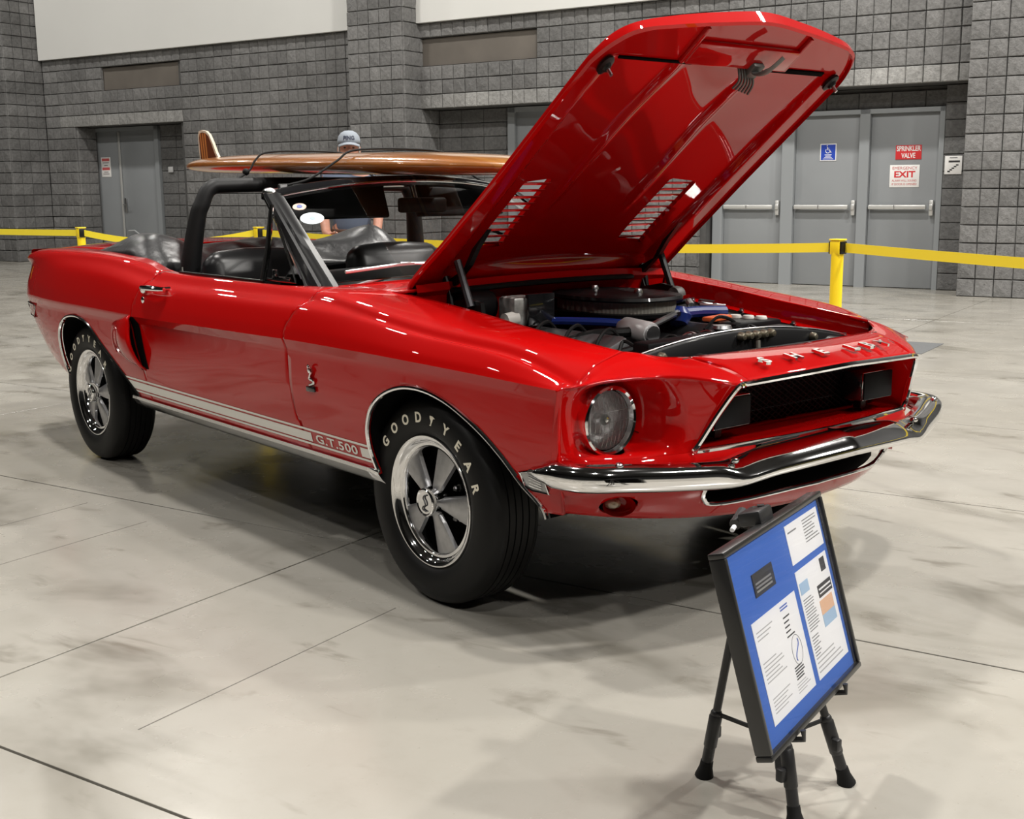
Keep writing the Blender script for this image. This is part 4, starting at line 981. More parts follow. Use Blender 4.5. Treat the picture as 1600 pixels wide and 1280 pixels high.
# oval air cleaner: lid, pleated ring, base
def oval(rx, ry, z, n=56): return [(rx*math.copysign(abs(math.cos(a))**.8, math.cos(a)), ry*math.copysign(abs(math.sin(a))**.8, math.sin(a)), z) for a in np.linspace(0, 2*PI, n, endpoint=False)]
AC = empty('air_cleaner'); 
AC.parent = car; AC.location = (1.28, .115, .855)
bpy.data.objects.remove(AC)
def ovalstack(rings, name, m, parent, loc, cap=True):
    b = MB(); n = len(rings[0]); V = [p for r in rings for p in r]; F = [(i*n+k, i*n+(k+1) % n, (i+1)*n+(k+1) % n, (i+1)*n+k) for i in range(len(rings)-1) for k in range(n)]
    if cap: F += [tuple(range(n-1,-1,-1)), tuple((len(rings)-1)*n+k for k in range(n))]
    o = b.add(V, F).build(name, m, parent, sharp=40); o.location = loc; return o
ACL = (1.24, .10, .845); RX, RY = .235, .175
ac = ovalstack([oval(RX+.012, RY+.012, -.012), oval(RX+.014, RY+.014, .0), oval(RX, RY, .002)], 'air_cleaner', ENG, car, ACL)
fr_ = []
nn = 160
rg = oval(RX-.012, RY-.012, 0, nn); lo = [(x*(1+.012*(k % 2)), y*(1+.012*(k % 2)), .002) for k, (x, y, z) in enumerate(rg)]; hi = [(x, y, .040) for x, y, z in lo]
b = MB(); b.add(lo+hi, [(k, (k+1) % nn, nn+(k+1) % nn, nn+k) for k in range(nn)]).build('filter_element', GREY, ac, smooth=False)
ovalstack([oval(RX+.010, RY+.010, .040), oval(RX+.013, RY+.013, .046), oval(RX+.008, RY+.008, .056), oval(RX*.93, RY*.9, .062), oval(RX*.86, RY*.82, .060), oval(RX*.5, RY*.5, .064)], 'cleaner_lid', ENG, ac, (0,0,0))
for dx in (-.11, .11): MB().lathe([(.0,.018),(.012,.016),(.016,.006),(.016,0)], 14).build('wing_nut', SATIN, ac).location = (dx, 0, .062)
# engine block, valve covers, intake, hoses
MB().cbox((1.35, 0, .62), (.62, .40, .30), .04).build('engine_block', ENG, car)
for s in (1, -1):
    o = MB().cbox((1.35, -s*.27, .755), (.56, .13, .08), .025, rot=(s*.35, 0, 0)).build('valve_cover', mat('finned_alu', (.16,.16,.165), .35, .8), car)
    for k in range(4): MB().tube(catmull([(1.12+.15*k, -s*.20, .79), (1.13+.15*k, -s*.26, .83), (1.15+.15*k, -s*.33, .80), (1.15+.15*k, -s*.37, .70)], 5), .006, 6).build('plug_wire', RUB2, car)
MB().tube(catmull([(1.17,-.20,.815),(1.24,-.17,.822),(1.36,-.10,.823),(1.44,-.05,.82)], 6), .014, 8).build('blue_pipe', BLUE, car)
MB().tube(catmull([(1.40,-.30,.77),(1.47,-.24,.80),(1.53,-.20,.808),(1.56,-.15,.81)], 6), .016, 8).build('upper_hose', RUB2, car)
o = MB().tube([(1.47,-.10,.815),(1.50,-.105,.817),(1.63,-.135,.812),(1.645,-.138,.811)], [.022,.034,.036,.032], 20).build('canister', mat('canister_silver', (.50,.50,.50), .35, .25), car); MB().tube([(1.645,-.138,.811),(1.655,-.140,.8105)], .026, 18).build('canister_cap', SATIN, o)
MB().tube(catmull([(1.56,-.06,.82),(1.52,.05,.832),(1.47,.16,.84),(1.44,.22,.842)], 6), .011, 8).build('return_pipe', SATIN, car)
o = MB().tube([(1.45,.20,.80),(1.44,.215,.83),(1.44,.22,.86)], [.03,.045,.02], 14).build('blue_funnel', BLUE, car); MB().tube(catmull([(1.44,.24,.835),(1.45,.32,.835),(1.47,.42,.83)], 5), .020, 10).build('blue_hose', BLUE, o)
MB().cbox((1.525, .315, .818), (.05,.13,.016), .006, rot=(0,0,.2)).build('orange_label', ORNG, car)
o = MB().cbox((1.56,.40,.78), (.17,.25,.06), .012).build('battery', ENG, car)
for k in range(3): MB().lathe([(.0,.012),(.018,.011),(.022,.004),(.022,0)], 14).build('battery_cap', mat('cap_white', (.55,.54,.50), .4), o).location = (1.52+.045*k, .42+.015*k, .811)
for k, (p, q, r) in enumerate([((1.20,.40,.84),(1.26,.47,.86),.016),((1.27,.45,.85),(1.33,.40,.84),.014),((1.31,.47,.85),(1.40,.45,.85),.012),((1.36,.41,.845),(1.43,.47,.84),.010)]):
    MB().tube([p, q], r, 10).build('linkage_tube', CHROME if k % 2 == 0 else SATIN, car)
MB().lathe([(.0,.02),(.03,.018),(.034,.0),(.03,-.02),(0,-.022)], 20, axis='Y').build('servo_cap', mat('cap_grey', (.09,.085,.08), .5), car).location = (1.20,.46,.87)
MB().tube(catmull([(1.62,-.42,.74),(1.66,-.2,.775),(1.69,0,.79),(1.70,.25,.79),(1.68,.45,.77)], 6), .012, 8).build('fan_shroud_edge', ENG, car)
for k in range(9):
    a = random.uniform(-.35,.42); MB().tube(catmull([(1.62+.02*k%.1, a, .77), (1.66, a+.04, .80), (1.72, a+.03, .79)], 4), .006, 6).build('wire_loom', RUB2 if k % 3 else SATIN, car)
# wiper motor and heater can near the right side
o = MB().cbox((1.16,-.285,.86), (.09,.11,.10), .012).build('regulator_box', mat('zinc', (.45,.45,.43), .4, .7, noise=(30,.4)), car); MB().cbox((1.215,-.235,.865), (.02,.12,.11), .006).build('regulator_cover', GLOSSB, o); MB().cyl((1.19,-.37,.835),(1.19,-.32,.84),.024,14).build('solenoid', mat('cap_white'), o); MB().cyl((1.19,-.40,.835),(1.19,-.36,.836),.006,8).build('terminal', SATIN, o)
MB().lathe([(.0,.07),(.05,.068),(.058,.05),(.058,-.05),(.05,-.06),(0,-.06)], 22, axis='Y').build('blower_motor', ENG, car).location = (1.06,-.40,.875)
# ================================================================== WINDSHIELD
def wsp(t, y):     # t 0 base .. 1 top ; across y fraction -1..1
    half = .735+(.612-.735)*t; zc = .955+(1.3165-.955)*t; yv = y*half; a = abs(y)
    x = (.755-.13*a**2.2)+((.150-.085*a**2)-(.755-.13*a**2.2))*t; z = zc-(.022+.036*t)*a**2.2
    return (x, yv, z)
MB().grid([[wsp(t, y) for y in np.linspace(-.93, .93, 31)] for t in np.linspace(.03, .97, 12)]).build('windshield', GLASS, car)
MB().tube([wsp(.01, y) for y in np.linspace(-1, 1, 41)], .012, 8, sy=1.5).build('lower_moulding', CHROME, car)
hd_ = [[(x+dx, y, z+dz) for x, y, z in [wsp(1.0, q) for q in np.linspace(-1.0, 1.0, 41)]] for dx, dz in ((.028,-.030),(.030,-.016),(.016,.002),(-.01,.010),(-.05,.010),(-.075,-.002),(-.075,-.022),(-.01,-.036),(.028,-.030))]
MB().grid(hd_).build('windshield_header', GLOSSB, car)
MB().tube([(x+.030, y, z-.014) for x, y, z in [wsp(1.0, q) for q in np.linspace(-1, 1, 41)]], .006, 8).build('header_moulding', CHROME, car)
for s in (1, -1):
    b0 = Vector(wsp(.0, .985)); t0 = Vector(wsp(1.0, .985)); G = []
    for t in np.linspace(0, 1, 12):
        c = b0*(1-t)+t0*t; w_ = 1.38-.72*t
        prof = [(.052,-.030),(.056,.0),(.040,.016),(.020,.020),(.012,.030),(-.012,.034),(-.020,.026),(-.055,.024),(-.066,.005),(-.060,-.02)]
        G.append([(c.x+dx*w_-.02, -s*(c.y+dy*.85-.002), c.z+(.004 if dx > 0 else -.004)) for dx, dy in prof])
    MB().grid(G).build('windshield_pillar', mat('pillar_vinyl', (.006,.006,.0065), .34, spec=.14), car, sharp=30)
    MB().tube([(b0.x-.085, -s*(b0.y+.020), b0.z-.01), (b0.x*.5+t0.x*.5-.062, -s*((b0.y+t0.y)/2+.018), (b0.z+t0.z)/2), (t0.x-.055, -s*(t0.y+.012), t0.z-.004)], .008, 8).build('pillar_moulding', CHROME, car)
    kn = MB().sphere((t0.x-.02, -s*(t0.y+.004), t0.z+.002), .026, 14, 8, sc=(1.6,.8,.7)); kn.build('corner_cap', CHROME, car)
    MB().cbox((b0.x-.01, -s*(b0.y+.006), b0.z-.010), (.16,.06,.012), .004, rot=(0,0,-s*.25)).build('pillar_foot', CHROME, car)
    # vent window: upright bar, frame and pane
    top_ = (t0.x-.048+.16, -s*(t0.y+.075), 1.215)
    P_ = [(.235, -s*.748, .937), (.240, -s*.722, 1.06), (.205, -s*.685, 1.215), (.36, -s*.728, 1.085), (.50, -s*.762, .945)]
    MB().tube([P_[0], P_[1], P_[2]], .010, 8, sy=.7).build('vent_bar', CHROME, car)
    MB().tube([(P_[0][0]-.016, P_[0][1], P_[0][2]), (P_[1][0]-.016, P_[1][1], P_[1][2]), (P_[2][0]-.010, P_[2][1], P_[2][2]-.02)], .008, 6).build('vent_seal', RUB2, car)
    MB().tube([(P_[2][0]+.02, P_[2][1], P_[2][2]-.04), P_[3], P_[4], (P_[0][0]+.03, P_[0][1]-s*.002, P_[0][2]+.008)], .006, 6).build('vent_frame', CHROME, car)
    MB().add([P_[0], P_[1], P_[2], P_[3], P_[4]], [(0,1,2,3,4)]).build('vent_pane', GLASS, car, smooth=False)
    lh = MB(); lh.cbox((.30, -s*.735, .965), (.03,.012,.035), .004); lh.cbox((.36,-s*.742,.952), (.13,.014,.014), .004); lh.build('vent_latch', CHROME, car)
    MB().cbox((-.12, -s*.752, .936), (.72,.016,.012), .004).build('door_sill_trim', BLACK, car)
    MB().cyl((-.47,-s*.745,.93),(-.47,-s*.745,.958),.005,8).build('lock_knob', CHROME, car)
# stickers inside the glass, visors, mirror, wipers
def on_ws(t, y, off=-.004): p = Vector(wsp(t, y)); return p
wn = (Vector(wsp(.8,.0))-Vector(wsp(.7,.0))).normalized()
def sticker(y, t, rx, rz, m, name):
    c = Vector(wsp(t, y)); up = (Vector(wsp(t+.05, y))-Vector(wsp(t-.05, y))).normalized(); ac_ = (Vector(wsp(t, y+.05))-Vector(wsp(t, y-.05))).normalized(); nr = ac_.cross(up); n = 28
    b = MB(); b.add([c+nr*.003+ac_*rx*math.cos(2*PI*k/n)+up*rz*math.sin(2*PI*k/n) for k in range(n)], [tuple(range(n))]); b.v = b.v+[tuple(Vector(p)-nr*.001) for p in b.v]; b.f += [tuple(range(2*n-1, n-1, -1))]
    return b.build(name, m, car, smooth=False)
sticker(-.885, .800, .026, .024, mat('sticker_orange', (.62,.45,.36), .4, noise=(60,.5)), 'round_sticker'); sticker(-.855, .665, .045, .040, mat('sticker_white', (.70,.80,.83), .4), 'oval_sticker')
sticker(-.885, .802, .011, .011, mat('sticker_blue', (.12,.16,.38), .4), 'round_sticker_centre').location = (.0012,0,.0008); sticker(-.853, .667, .010, .012, mat('sticker_pale_blue', (.35,.48,.62), .4), 'oval_sticker_mark').location = (.0012,0,.0008)
for y0, y1 in ((-.55,-.06), (.08,.55)):
    MB().cbox((.035, (y0+y1)/2, 1.225), (.022, y1-y0, .15), .01, rot=(0,-.35,0)).build('sun_visor', VINYL, car)
mr_ = MB(); mr_.cbox((.13,.06,1.205), (.03,.24,.062), .012); mr_.build('rear_view_mirror', BLACK, car); MB().tube([(.13,.03,1.23),(.10,.03,1.30)], .007, 8).build('mirror_stalk', SATIN, car)
for y0 in (-.52, .08):
    p0 = Vector((.80,y0+.30,.985)); MB().tube([p0, (.75,y0+.20,1.005), (.715,y0+.06,1.010)], .006, 8).build('wiper_arm', mat('wiper_steel', (.8,.8,.8), .3, .8), car)
    MB().tube([(.735,y0+.24,1.010),(.725,y0+.05,1.006),(.715,y0-.17,.990)], .006, 6).build('wiper_blade', mat('wiper_steel'), car); MB().lathe([(.016,0),(.015,.018),(.01,.024),(0,.025)], 14).build('wiper_pivot', CHROME, car).location = (.80,y0+.30,.965)
# ================================================================== COCKPIT
def cushion(c, d, r=.05, rot=None, puff=.012):
    b = MB(); b.cbox((0,0,0), d, r); out = []
    for p in b.v: out.append(p)
    q = MB(); bm = bmesh.new(); bmesh.ops.create_cube(bm, size=1)
    for v in bm.verts: v.co = Vector((v.co.x*d[0], v.co.y*d[1], v.co.z*d[2]))
    bmesh.ops.bevel(bm, geom=bm.edges[:], offset=r, segments=4, affect='EDGES', profile=.5); bmesh.ops.subdivide_edges(bm, edges=[e for e in bm.edges if e.calc_length() > .12], cuts=2, use_grid_fill=True)
    for v in bm.verts:
        for k in range(3):
            m_ = [j for j in range(3) if j != k]; f = max(0, 1-(2*v.co[m_[0]]/d[m_[0]])**2)*max(0, 1-(2*v.co[m_[1]]/d[m_[1]])**2)
            if abs(v.co[k]) > .4*d[k]: v.co[k] += math.copysign(puff*f, v.co[k])
    bm.verts.index_update(); q.add([v.co.copy() for v in bm.verts], [[v.index for v in f.verts] for f in bm.faces]); bm.free()
    M = Matrix.Translation(c) @ (Euler(rot).to_matrix().to_4x4() if rot else Matrix()); return MB().add(q.v, q.f, M)
MB().grid([[(x, s_*.75, z) for z in (.35,.93)] for s_ in (-1,) for x in (-.9,.6)]).build('door_card', VINYL, car); MB().grid([[(x, .75, z) for z in (.35,.93)] for x in (-.9,.6)]).build('door_card', VINYL, car)
db = MB(); db.grid([[(x, y, z) for y in np.linspace(-.70,.70,15)] for x, z in ((0,0),)]) if False else db.grid([[((.735-.13*(abs(y)/.72)**2.2) if k == 0 else x, y, z-(.018*(abs(y)/.7)**2 if k < 3 else 0)) for y in np.linspace(-.715,.715,19)] for k, (x, z) in enumerate(((.70,.968),(.50,.992),(.36,.985),(.30,.93),(.31,.80),(.40,.62)))]); db.build('dashboard', VINYL, car)
for y in (-.36, .36):
    b = cushion((-.18, y, .55), (.50,.50,.16), .05).build('front_seat', VINYL, car)
    cushion((-.50, y, .78), (.13,.50,.46), .06, (0,-.22,0), .02).build('seat_back', VINYL, b)
    MB().tube(catmull([(-.47,y-.235,.70),(-.50,y-.238,.90),(-.535,y-.17,.985),(-.54,y,1.0),(-.535,y+.17,.985),(-.50,y+.238,.90),(-.47,y+.235,.70)], 5), .006, 6).build('seat_piping', VINYL, b)
b = cushion((-1.0, 0, .60), (.42,1.20,.16), .05).build('rear_seat', VINYL, car); cushion((-1.20, 0, .80), (.14,1.20,.36), .05, (0,-.25,0)).build('rear_backrest', VINYL, b)
for y in (-.66, .66): MB().cbox((-1.02, y, .74), (.52,.14,.32), .04).build('rear_armrest', VINYL, car)
MB().lathe([(.19,0),(.203,.008),(.203,-.008),(.19,0)], 48, axis='X').build('steering_wheel', GLOSSB, car).location = (.16,.36,.90)
# padded roll bar
RB = catmull([(-.71,-.625,.60),(-.705,-.615,.80),(-.695,-.605,.94),(-.665,-.575,1.15),(-.652,-.555,1.215),(-.648,-.515,1.280),(-.645,-.42,1.293),(-.642,0,1.296),(-.645,.42,1.293),(-.648,.515,1.280),(-.652,.555,1.215),(-.665,.575,1.15),(-.695,.605,.94),(-.705,.615,.80),(-.71,.625,.60)], 8)
rbw = [.050 if p[2] < .95 else .050-.012*min(1, (p[2]-.95)/.3) for p in RB]
MB().tube(RB, rbw, 16, sx=1.0, sy=.85).build('roll_bar', mat('roll_bar_pad', (.006,.006,.0065), .5, spec=.3), car)
# folded top under a vinyl boot
bt = []
prof = [(-1.60,.0),(-1.50,.020),(-1.36,.052),(-1.20,.082),(-1.06,.088),(-.93,.060),(-.86,.020),(-.85,-.06)]
for i, y in enumerate(np.linspace(-.735, .735, 61)):
    a = abs(y)/.735; row = []
    for j, (x, h) in enumerate(catmull([np.array(p) for p in prof], 5)):
        base = .985 if x < -1.1 else .985-.06*float(sstep(-1.1,-.85,x)); edge = 1-a**7
        fold = .012*math.sin(9*y+4*x)+.008*math.sin(23*y-11*x+1)+.02*math.exp(-((a-.86)/.09)**2)
        row.append((x+.02*math.sin(5*y), y, base+(h*(.42+.75*float(sstep(.45,.85,a)))+fold*min(1, h*14))*edge-(.02 if a > .985 else 0)))
    bt.append(row)
MB().grid(bt).build('top_boot', mat('boot_vinyl', (.010,.010,.011), .36, spec=.5, bump=(14,.25,.02)), car, solid=.006)
for s in (1, -1):
    MB().tube(catmull([(-1.58,-s*.735,.985),(-1.3,-s*.742,.985),(-1.12,-s*.745,.972),(-1.0,-s*.745,.965),(-.85,-s*.75,.945),(-.62,-s*.758,.934)], 6), .007, 6).build('belt_moulding', CHROME if s == 1 else CHROME, car)
MB().tube([(-1.75,.80,.98),(-1.95,.78,1.507)], .0022, 5).build('antenna', CHROME, car)
# ================================================================== SURFBOARD on the roll bar and header
WOODS = mat('board_wood', (.42,.16,.03), .28, coat=.8)
def wood_nodes(m):
    nt = m.node_tree; b = nt.nodes['Principled BSDF']; L = nt.links.new
    tc = nt.nodes.new('ShaderNodeTexCoord'); sp = nt.nodes.new('ShaderNodeSeparateXYZ'); L(tc.outputs['Object'], sp.inputs[0])
    ra = nt.nodes.new('ShaderNodeMapRange'); ra.inputs[1].default_value = -.3; ra.inputs[2].default_value = .3; L(sp.outputs['Y'], ra.inputs[0])
    cr = nt.nodes.new('ShaderNodeValToRGB'); cr.color_ramp.interpolation = 'CONSTANT'; e = cr.color_ramp.elements
    cols = [(0,(.30,.10,.014)),(.25,(.36,.14,.022)),(.36,(.48,.25,.07)),(.39,(.32,.11,.017)),(.47,(.13,.035,.01)),(.485,(.60,.38,.15)),(.515,(.13,.035,.01)),(.53,(.32,.11,.017)),(.61,(.48,.25,.07)),(.64,(.36,.14,.022)),(.75,(.30,.10,.014))]
    while len(e) < len(cols): e.new(.5)
    for k, (p, c) in enumerate(cols): e[k].position = p; e[k].color = (*c, 1)
    L(ra.outputs[0], cr.inputs[0])
    mp = nt.nodes.new('ShaderNodeMapping'); mp.inputs['Scale'].default_value = (1.5, 40, 40); L(tc.outputs['Object'], mp.inputs[0])
    n = nt.nodes.new('ShaderNodeTexNoise'); n.inputs['Scale'].default_value = 2; n.inputs['Detail'].default_value = 6; L(mp.outputs[0], n.inputs['Vector'])
    mr = nt.nodes.new('ShaderNodeMapRange'); mr.inputs[1].default_value = .3; mr.inputs[2].default_value = .7; mr.inputs[3].default_value = .75; mr.inputs[4].default_value = 1.15; L(n.outputs['Fac'], mr.inputs[0])
    vm = nt.nodes.new('ShaderNodeVectorMath'); vm.operation = 'SCALE'; L(cr.outputs[0], vm.inputs[0]); L(mr.outputs[0], vm.inputs['Scale']); L(vm.outputs[0], b.inputs['Base Color'])
wood_nodes(WOODS)
sb = empty('surfboard', (-.42, 0, 1.341), (0, .018, 0)); tag(sb, 'varnished wooden surfboard strapped on top of the red car', 'surfboard')
G = []; LB = 1.50
for t in np.linspace(-1, 1, 61):
    x = t*LB; w_ = .275*(1-abs(t)**3.2)**.62 if t > 0 else .270*(1-abs(t)**2.6)**.70
    th = .042*(1-abs(t)**4)**.6; rk = .012*max(0, (t-.6)/.4)**2+.018*max(0, (-t-.55)/.45)**2
    w_ = max(w_, .004); th = max(th, .003)
    row = []
    for k in range(28):
        a = 2*PI*k/28; cy, sz = math.cos(a), math.sin(a)
        y = w_*math.copysign(abs(cy)**.62, cy); z = th*math.copysign(abs(sz)**.85, sz)
        row.append((x, y, rk+z+th*.9+(.010*(1-(y/max(w_,.01))**2) if sz > 0 else 0)))
    row.append(row[0]); G.append(row)
MB().grid(G).build('deck', WOODS, sb, weld=.0005, sharp=60)
fo = [(-.01,0),(.035,.02),(.03,.06),(.012,.115),(-.005,.158),(-.03,.176),(-.075,.176),(-.10,.165),(-.112,.14),(-.112,.09),(-.10,.0)]
fo = [(x-.0, z) for x, z in [(.085,-.01),(.055,.03),(.025,.085),(-.005,.13),(-.035,.150),(-.075,.157),(-.103,.150),(-.112,.125),(-.108,.06),(-.10,-.01)]]
fo = [(x*1.22+.012, z*.93) for x, z in fo]
fn_ = MB().prism(fo, .014); f2 = MB().add([(x-1.265, y_-.007, z+.075) for x, z, y_ in fn_.v], fn_.f); f2.build('fin_edge', mat('fin_cream', (.62,.54,.42), .35, coat=.6), sb, smooth=False)
cx_, cz_ = -.03, .06; fi = [(cx_+(x-cx_)*.84, cz_+(z-cz_)*.90-.004) for x, z in fo]; fw = MB().prism(fi, .0165); MB().add([(x-1.265, y_-.00825, z+.075) for x, z, y_ in fw.v], fw.f).build('fin', mat('fin_dark_wood', (.13,.035,.012), .3, coat=.8), sb, smooth=False)
for dx in (-.062, -.040, -.018):
    sp_ = MB().prism([(dx*1.2-.006,-.005),(dx*1.2+.008,-.005),(dx*1.2-.012,.128),(dx*1.2-.026,.128)], .018); MB().add([(x-1.265, y_-.009, z+.075) for x, z, y_ in sp_.v], sp_.f).build('fin_stripe', mat('fin_orange_wood', (.50,.19,.05), .3, coat=.8), sb, smooth=False)
def strap(pts, label, r=.0045, hook=None):
    o = MB().tube(catmull(pts, 8), r, 8).build('bungee_cord', RUB2); tag(o, label, 'cord', 'bungee cords over the surfboard')
    if hook: MB().sphere(hook, .016, 12, 8).build('toggle_ball', RUB2, o)
    return o
strap([(-.655,-.545,1.268),(-.66,-.44,1.295),(-.69,-.310,1.350),(-.70,-.262,1.406),(-.70,-.20,1.439),(-.70,0,1.447),(-.70,.20,1.439),(-.69,.268,1.404),(-.67,.34,1.335),(-.655,.54,1.268)], 'black bungee cord over the surfboard tail at the roll bar', hook=(-.69,-.318,1.352))
strap([(.03,-.515,1.290),(.04,-.42,1.315),(.05,-.300,1.384),(.05,-.22,1.426),(.05,0,1.436),(.05,.22,1.426),(.05,.300,1.384),(.04,.42,1.315),(.03,.515,1.290)], 'black bungee cord over the surfboard at the windshield header')
# ================================================================== EASEL WITH DISPLAY BOARD
EC = Vector((2.883, -.999, .417)); EY = 1.877; ET = .273; EW, EH = .542, .400
er = Vector((math.cos(EY), math.sin(EY), 0)); enh = Vector((math.sin(EY), -math.cos(EY), 0)); eu = Vector((0,0,1))*math.cos(ET)-enh*math.sin(ET); en = er.cross(eu)
FM = Matrix(((er.x,eu.x,en.x,EC.x),(er.y,eu.y,en.y,EC.y),(er.z,eu.z,en.z,EC.z),(0,0,0,1)))
fb = empty('display_board'); fb.matrix_world = FM; tag(fb, 'black framed blue display board with white documents on the easel', 'display board')
FRM = mat('frame_black', (.012,.012,.012), .35, coat=.3); PAPER = mat('paper_white', (.84,.84,.86), .6); MATB = mat('mat_blue', (.03,.125,.50), .6); INK = mat('ink_grey', (.22,.22,.23), .6); INKD = mat('ink_dark', (.03,.03,.035), .5)
fw_ = .012
for c, d in (((0,EH/2-fw_/2,-.014),(EW,fw_,.034)),((0,-EH/2+fw_/2,-.014),(EW,fw_,.034)),((-EW/2+fw_/2,0,-.014),(fw_,EH-2*fw_,.034)),((EW/2-fw_/2,0,-.014),(fw_,EH-2*fw_,.034))): MB().cbox(c, d, .003).build('frame_rail', FRM, fb)
MB().box((0,0,-.012), (EW-.02, EH-.02, .006)).build('blue_mat', MATB, fb, smooth=False)
MB().box((0,0,-.0275), (EW-.02, EH-.02, .004)).build('backing', FLATB, fb, smooth=False)
MB().add([(-EW/2+.01,-EH/2+.01,-.001),(EW/2-.01,-EH/2+.01,-.001),(EW/2-.01,EH/2-.01,-.001),(-EW/2+.01,EH/2-.01,-.001)], [(0,1,2,3)]).build('glazing', GLAZE, fb, smooth=False)
def bx(u0, u1, v0, v1, m, name, parent=None, z=-.0085, d=.001):
    """u from left 0..1, v from top 0..1 of the mat"""
    X = lambda u: (u-.5)*(EW-2*fw_); Y = lambda v: (.5-v)*(EH-2*fw_)
    return MB().box(((X(u0)+X(u1))/2, (Y(v0)+Y(v1))/2, z), (X(u1)-X(u0), Y(v0)-Y(v1), d)).build(name, m, parent or fb, smooth=False)
def lines(doc, u0, u1, v0, v1, n, m=INK, wid=.42):
    r_ = random.Random(int(u0*1000+v0*100))
    for k in range(n):
        v = v0+(v1-v0)*k/n; e = u0+(u1-u0)*r_.uniform(.6, 1); bx(u0, e, v, v+(v1-v0)/n*wid, m, 'print_line', doc, -.0078, .0004)
d1 = bx(.60,.975,.045,.265, PAPER, 'document'); lines(d1, .62,.72,.085,.105,1); lines(d1, .79,.95,.07,.21,8, INK, .34)
d2 = bx(.60,.965,.305,.915, PAPER, 'document'); bx(.875,.93,.325,.40, INKD, 'photo_print', d2, -.0078); bx(.615,.71,.375,.44, mat('print_pale_blue', (.35,.50,.68), .6), 'logo_print', d2, -.0078)
bx(.79,.95,.455,.525, INKD, 'data_plate_print', d2, -.0078); bx(.80,.94,.475,.485, PAPER, 'print_line', d2, -.0074); bx(.80,.94,.50,.507, PAPER, 'print_line', d2, -.0074)
bx(.78,.93,.54,.62, mat('print_peach', (.72,.45,.30), .6), 'peach_block', d2, -.0078); bx(.78,.93,.62,.69, mat('print_pale_blue'), 'blue_block', d2, -.0078)
lines(d2, .62,.76,.47,.66,12, INK, .34); lines(d2, .62,.70,.68,.80,7, INK, .34); lines(d2, .62,.93,.80,.90,4, mat('ink_pale', (.42,.42,.43), .6), .3); lines(d2, .80,.91,.55,.61,4, INK, .3); lines(d2, .80,.91,.63,.68,3, INK, .3)
d3 = bx(.105,.555,.385,.915, PAPER, 'document'); lines(d3, .38,.47,.41,.44,2, mat('print_blue', (.06,.12,.45), .6), .5); lines(d3, .39,.47,.47,.60,5, INKD, .3); lines(d3, .39,.50,.745,.82,5, INKD, .5); lines(d3, .13,.30,.44,.50,3, mat('ink_pale'), .3); lines(d3, .13,.33,.60,.72,6, mat('ink_pale'), .3); lines(d3, .14,.34,.79,.88,5, mat('ink_pale'), .3); lines(d3, .38,.52,.83,.89,4, mat('ink_pale'), .3)
X = lambda u: (u-.5)*(EW-2*fw_); Y = lambda v: (.5-v)*(EH-2*fw_)
MB().tube([(X(.455)+.026*math.cos(a), Y(.67)+.030*math.sin(a), -.0078) for a in np.linspace(0,2*PI,28,endpoint=False)], .0007, 4, closed=True).build('circle_print', INK, d3)
MB().tube([(X(.455)+.012*math.sin(t*2.2), Y(.67)+.020*t, -.0078) for t in np.linspace(-1,1,10)], .0014, 4).build('seal_print', mat('print_blue'), d3)
pl_ = bx(.20,.40,.165,.285, INKD, 'data_plate', None, -.0075, .0015); lines(pl_, .215,.30,.185,.20,1, mat('plate_silver', (.45,.45,.42), .4, .5), .8)
for q in range(3): bx(.215,.37,.215+.02*q,.225+.02*q, INK if q < 2 else mat('plate_silver'), 'print_line', pl_, -.0065, .0004)
ez = empty('tripod_easel', (2.82, -1.0, 0)); tag(ez, 'black folding tripod easel holding the display board', 'easel')
EZL = Vector((2.82, -1.0, 0))
def ez_part(b, name, m): b.v = [tuple(Vector(p)-EZL) for p in b.v]; return b.build(name, m, ez)
AP = Vector((2.782, -1.010, .635)); EZB = mat('easel_black', (.014,.014,.015), .4)
for ft in (Vector((2.680,-1.039,0)), Vector((2.903,-.833,0)), Vector((2.939,-1.057,0))):
    d = (ft-AP); L0 = AP+d*.03
    P = lambda t: AP+d*t
    o = ez_part(MB().tube([P(.02), P(.80)], .009, 12), 'leg', EZB)
    b = MB(); b.tube([P(.76), P(.77), P(.88), P(.89)], [.011,.0145,.0145,.011], 14); b.v = [tuple(Vector(p)-EZL) for p in b.v]; b.build('leg_lock', EZB, o)
    b = MB(); b.tube([P(.80), P(.955)], .0125, 12); b.v = [tuple(Vector(p)-EZL) for p in b.v]; b.build('lower_leg', EZB, o)
    side = d.cross(Vector((0,0,1))).normalized(); b = MB(); b.cbox(tuple(P(.84)+side*.02), (.018,.018,.028), .004); b.v = [tuple(Vector(p)-EZL) for p in b.v]; b.build('clamp_lever', EZB, o)
    b = MB(); b.tube([P(.94), P(.965), P(.999)], [.014,.015,.021], 14); b.v = [tuple(Vector(p)-EZL) for p in b.v]; b.build('rubber_foot', RUB2, o)
    k = P(.76); ez_part(MB().tube([k, (2.835,-.985,.10+.03)], .0055, 8, sy=.6), 'spreader', EZB); ez_part(MB().sphere(k, .013, 10, 6), 'pivot', EZB)
ez_part(MB().tube([(2.79,-1.01,.63),(2.838,-.985,.06)], .010, 4), 'centre_post', EZB)
bcn = EC-eu*(EH/2)-en*.02
for k in (-.13, .13):
    c = bcn+er*k; b = MB(); b.tube([c-en*.035-eu*.010, c+en*.03-eu*.010, c+en*.032+eu*.008], .006, 8); ez_part(b, 'support_peg', EZB)
ez_part(MB().tube([bcn-er*.15-en*.03-eu*.010, bcn+er*.15-en*.03-eu*.010], .007, 8), 'support_bar', EZB)
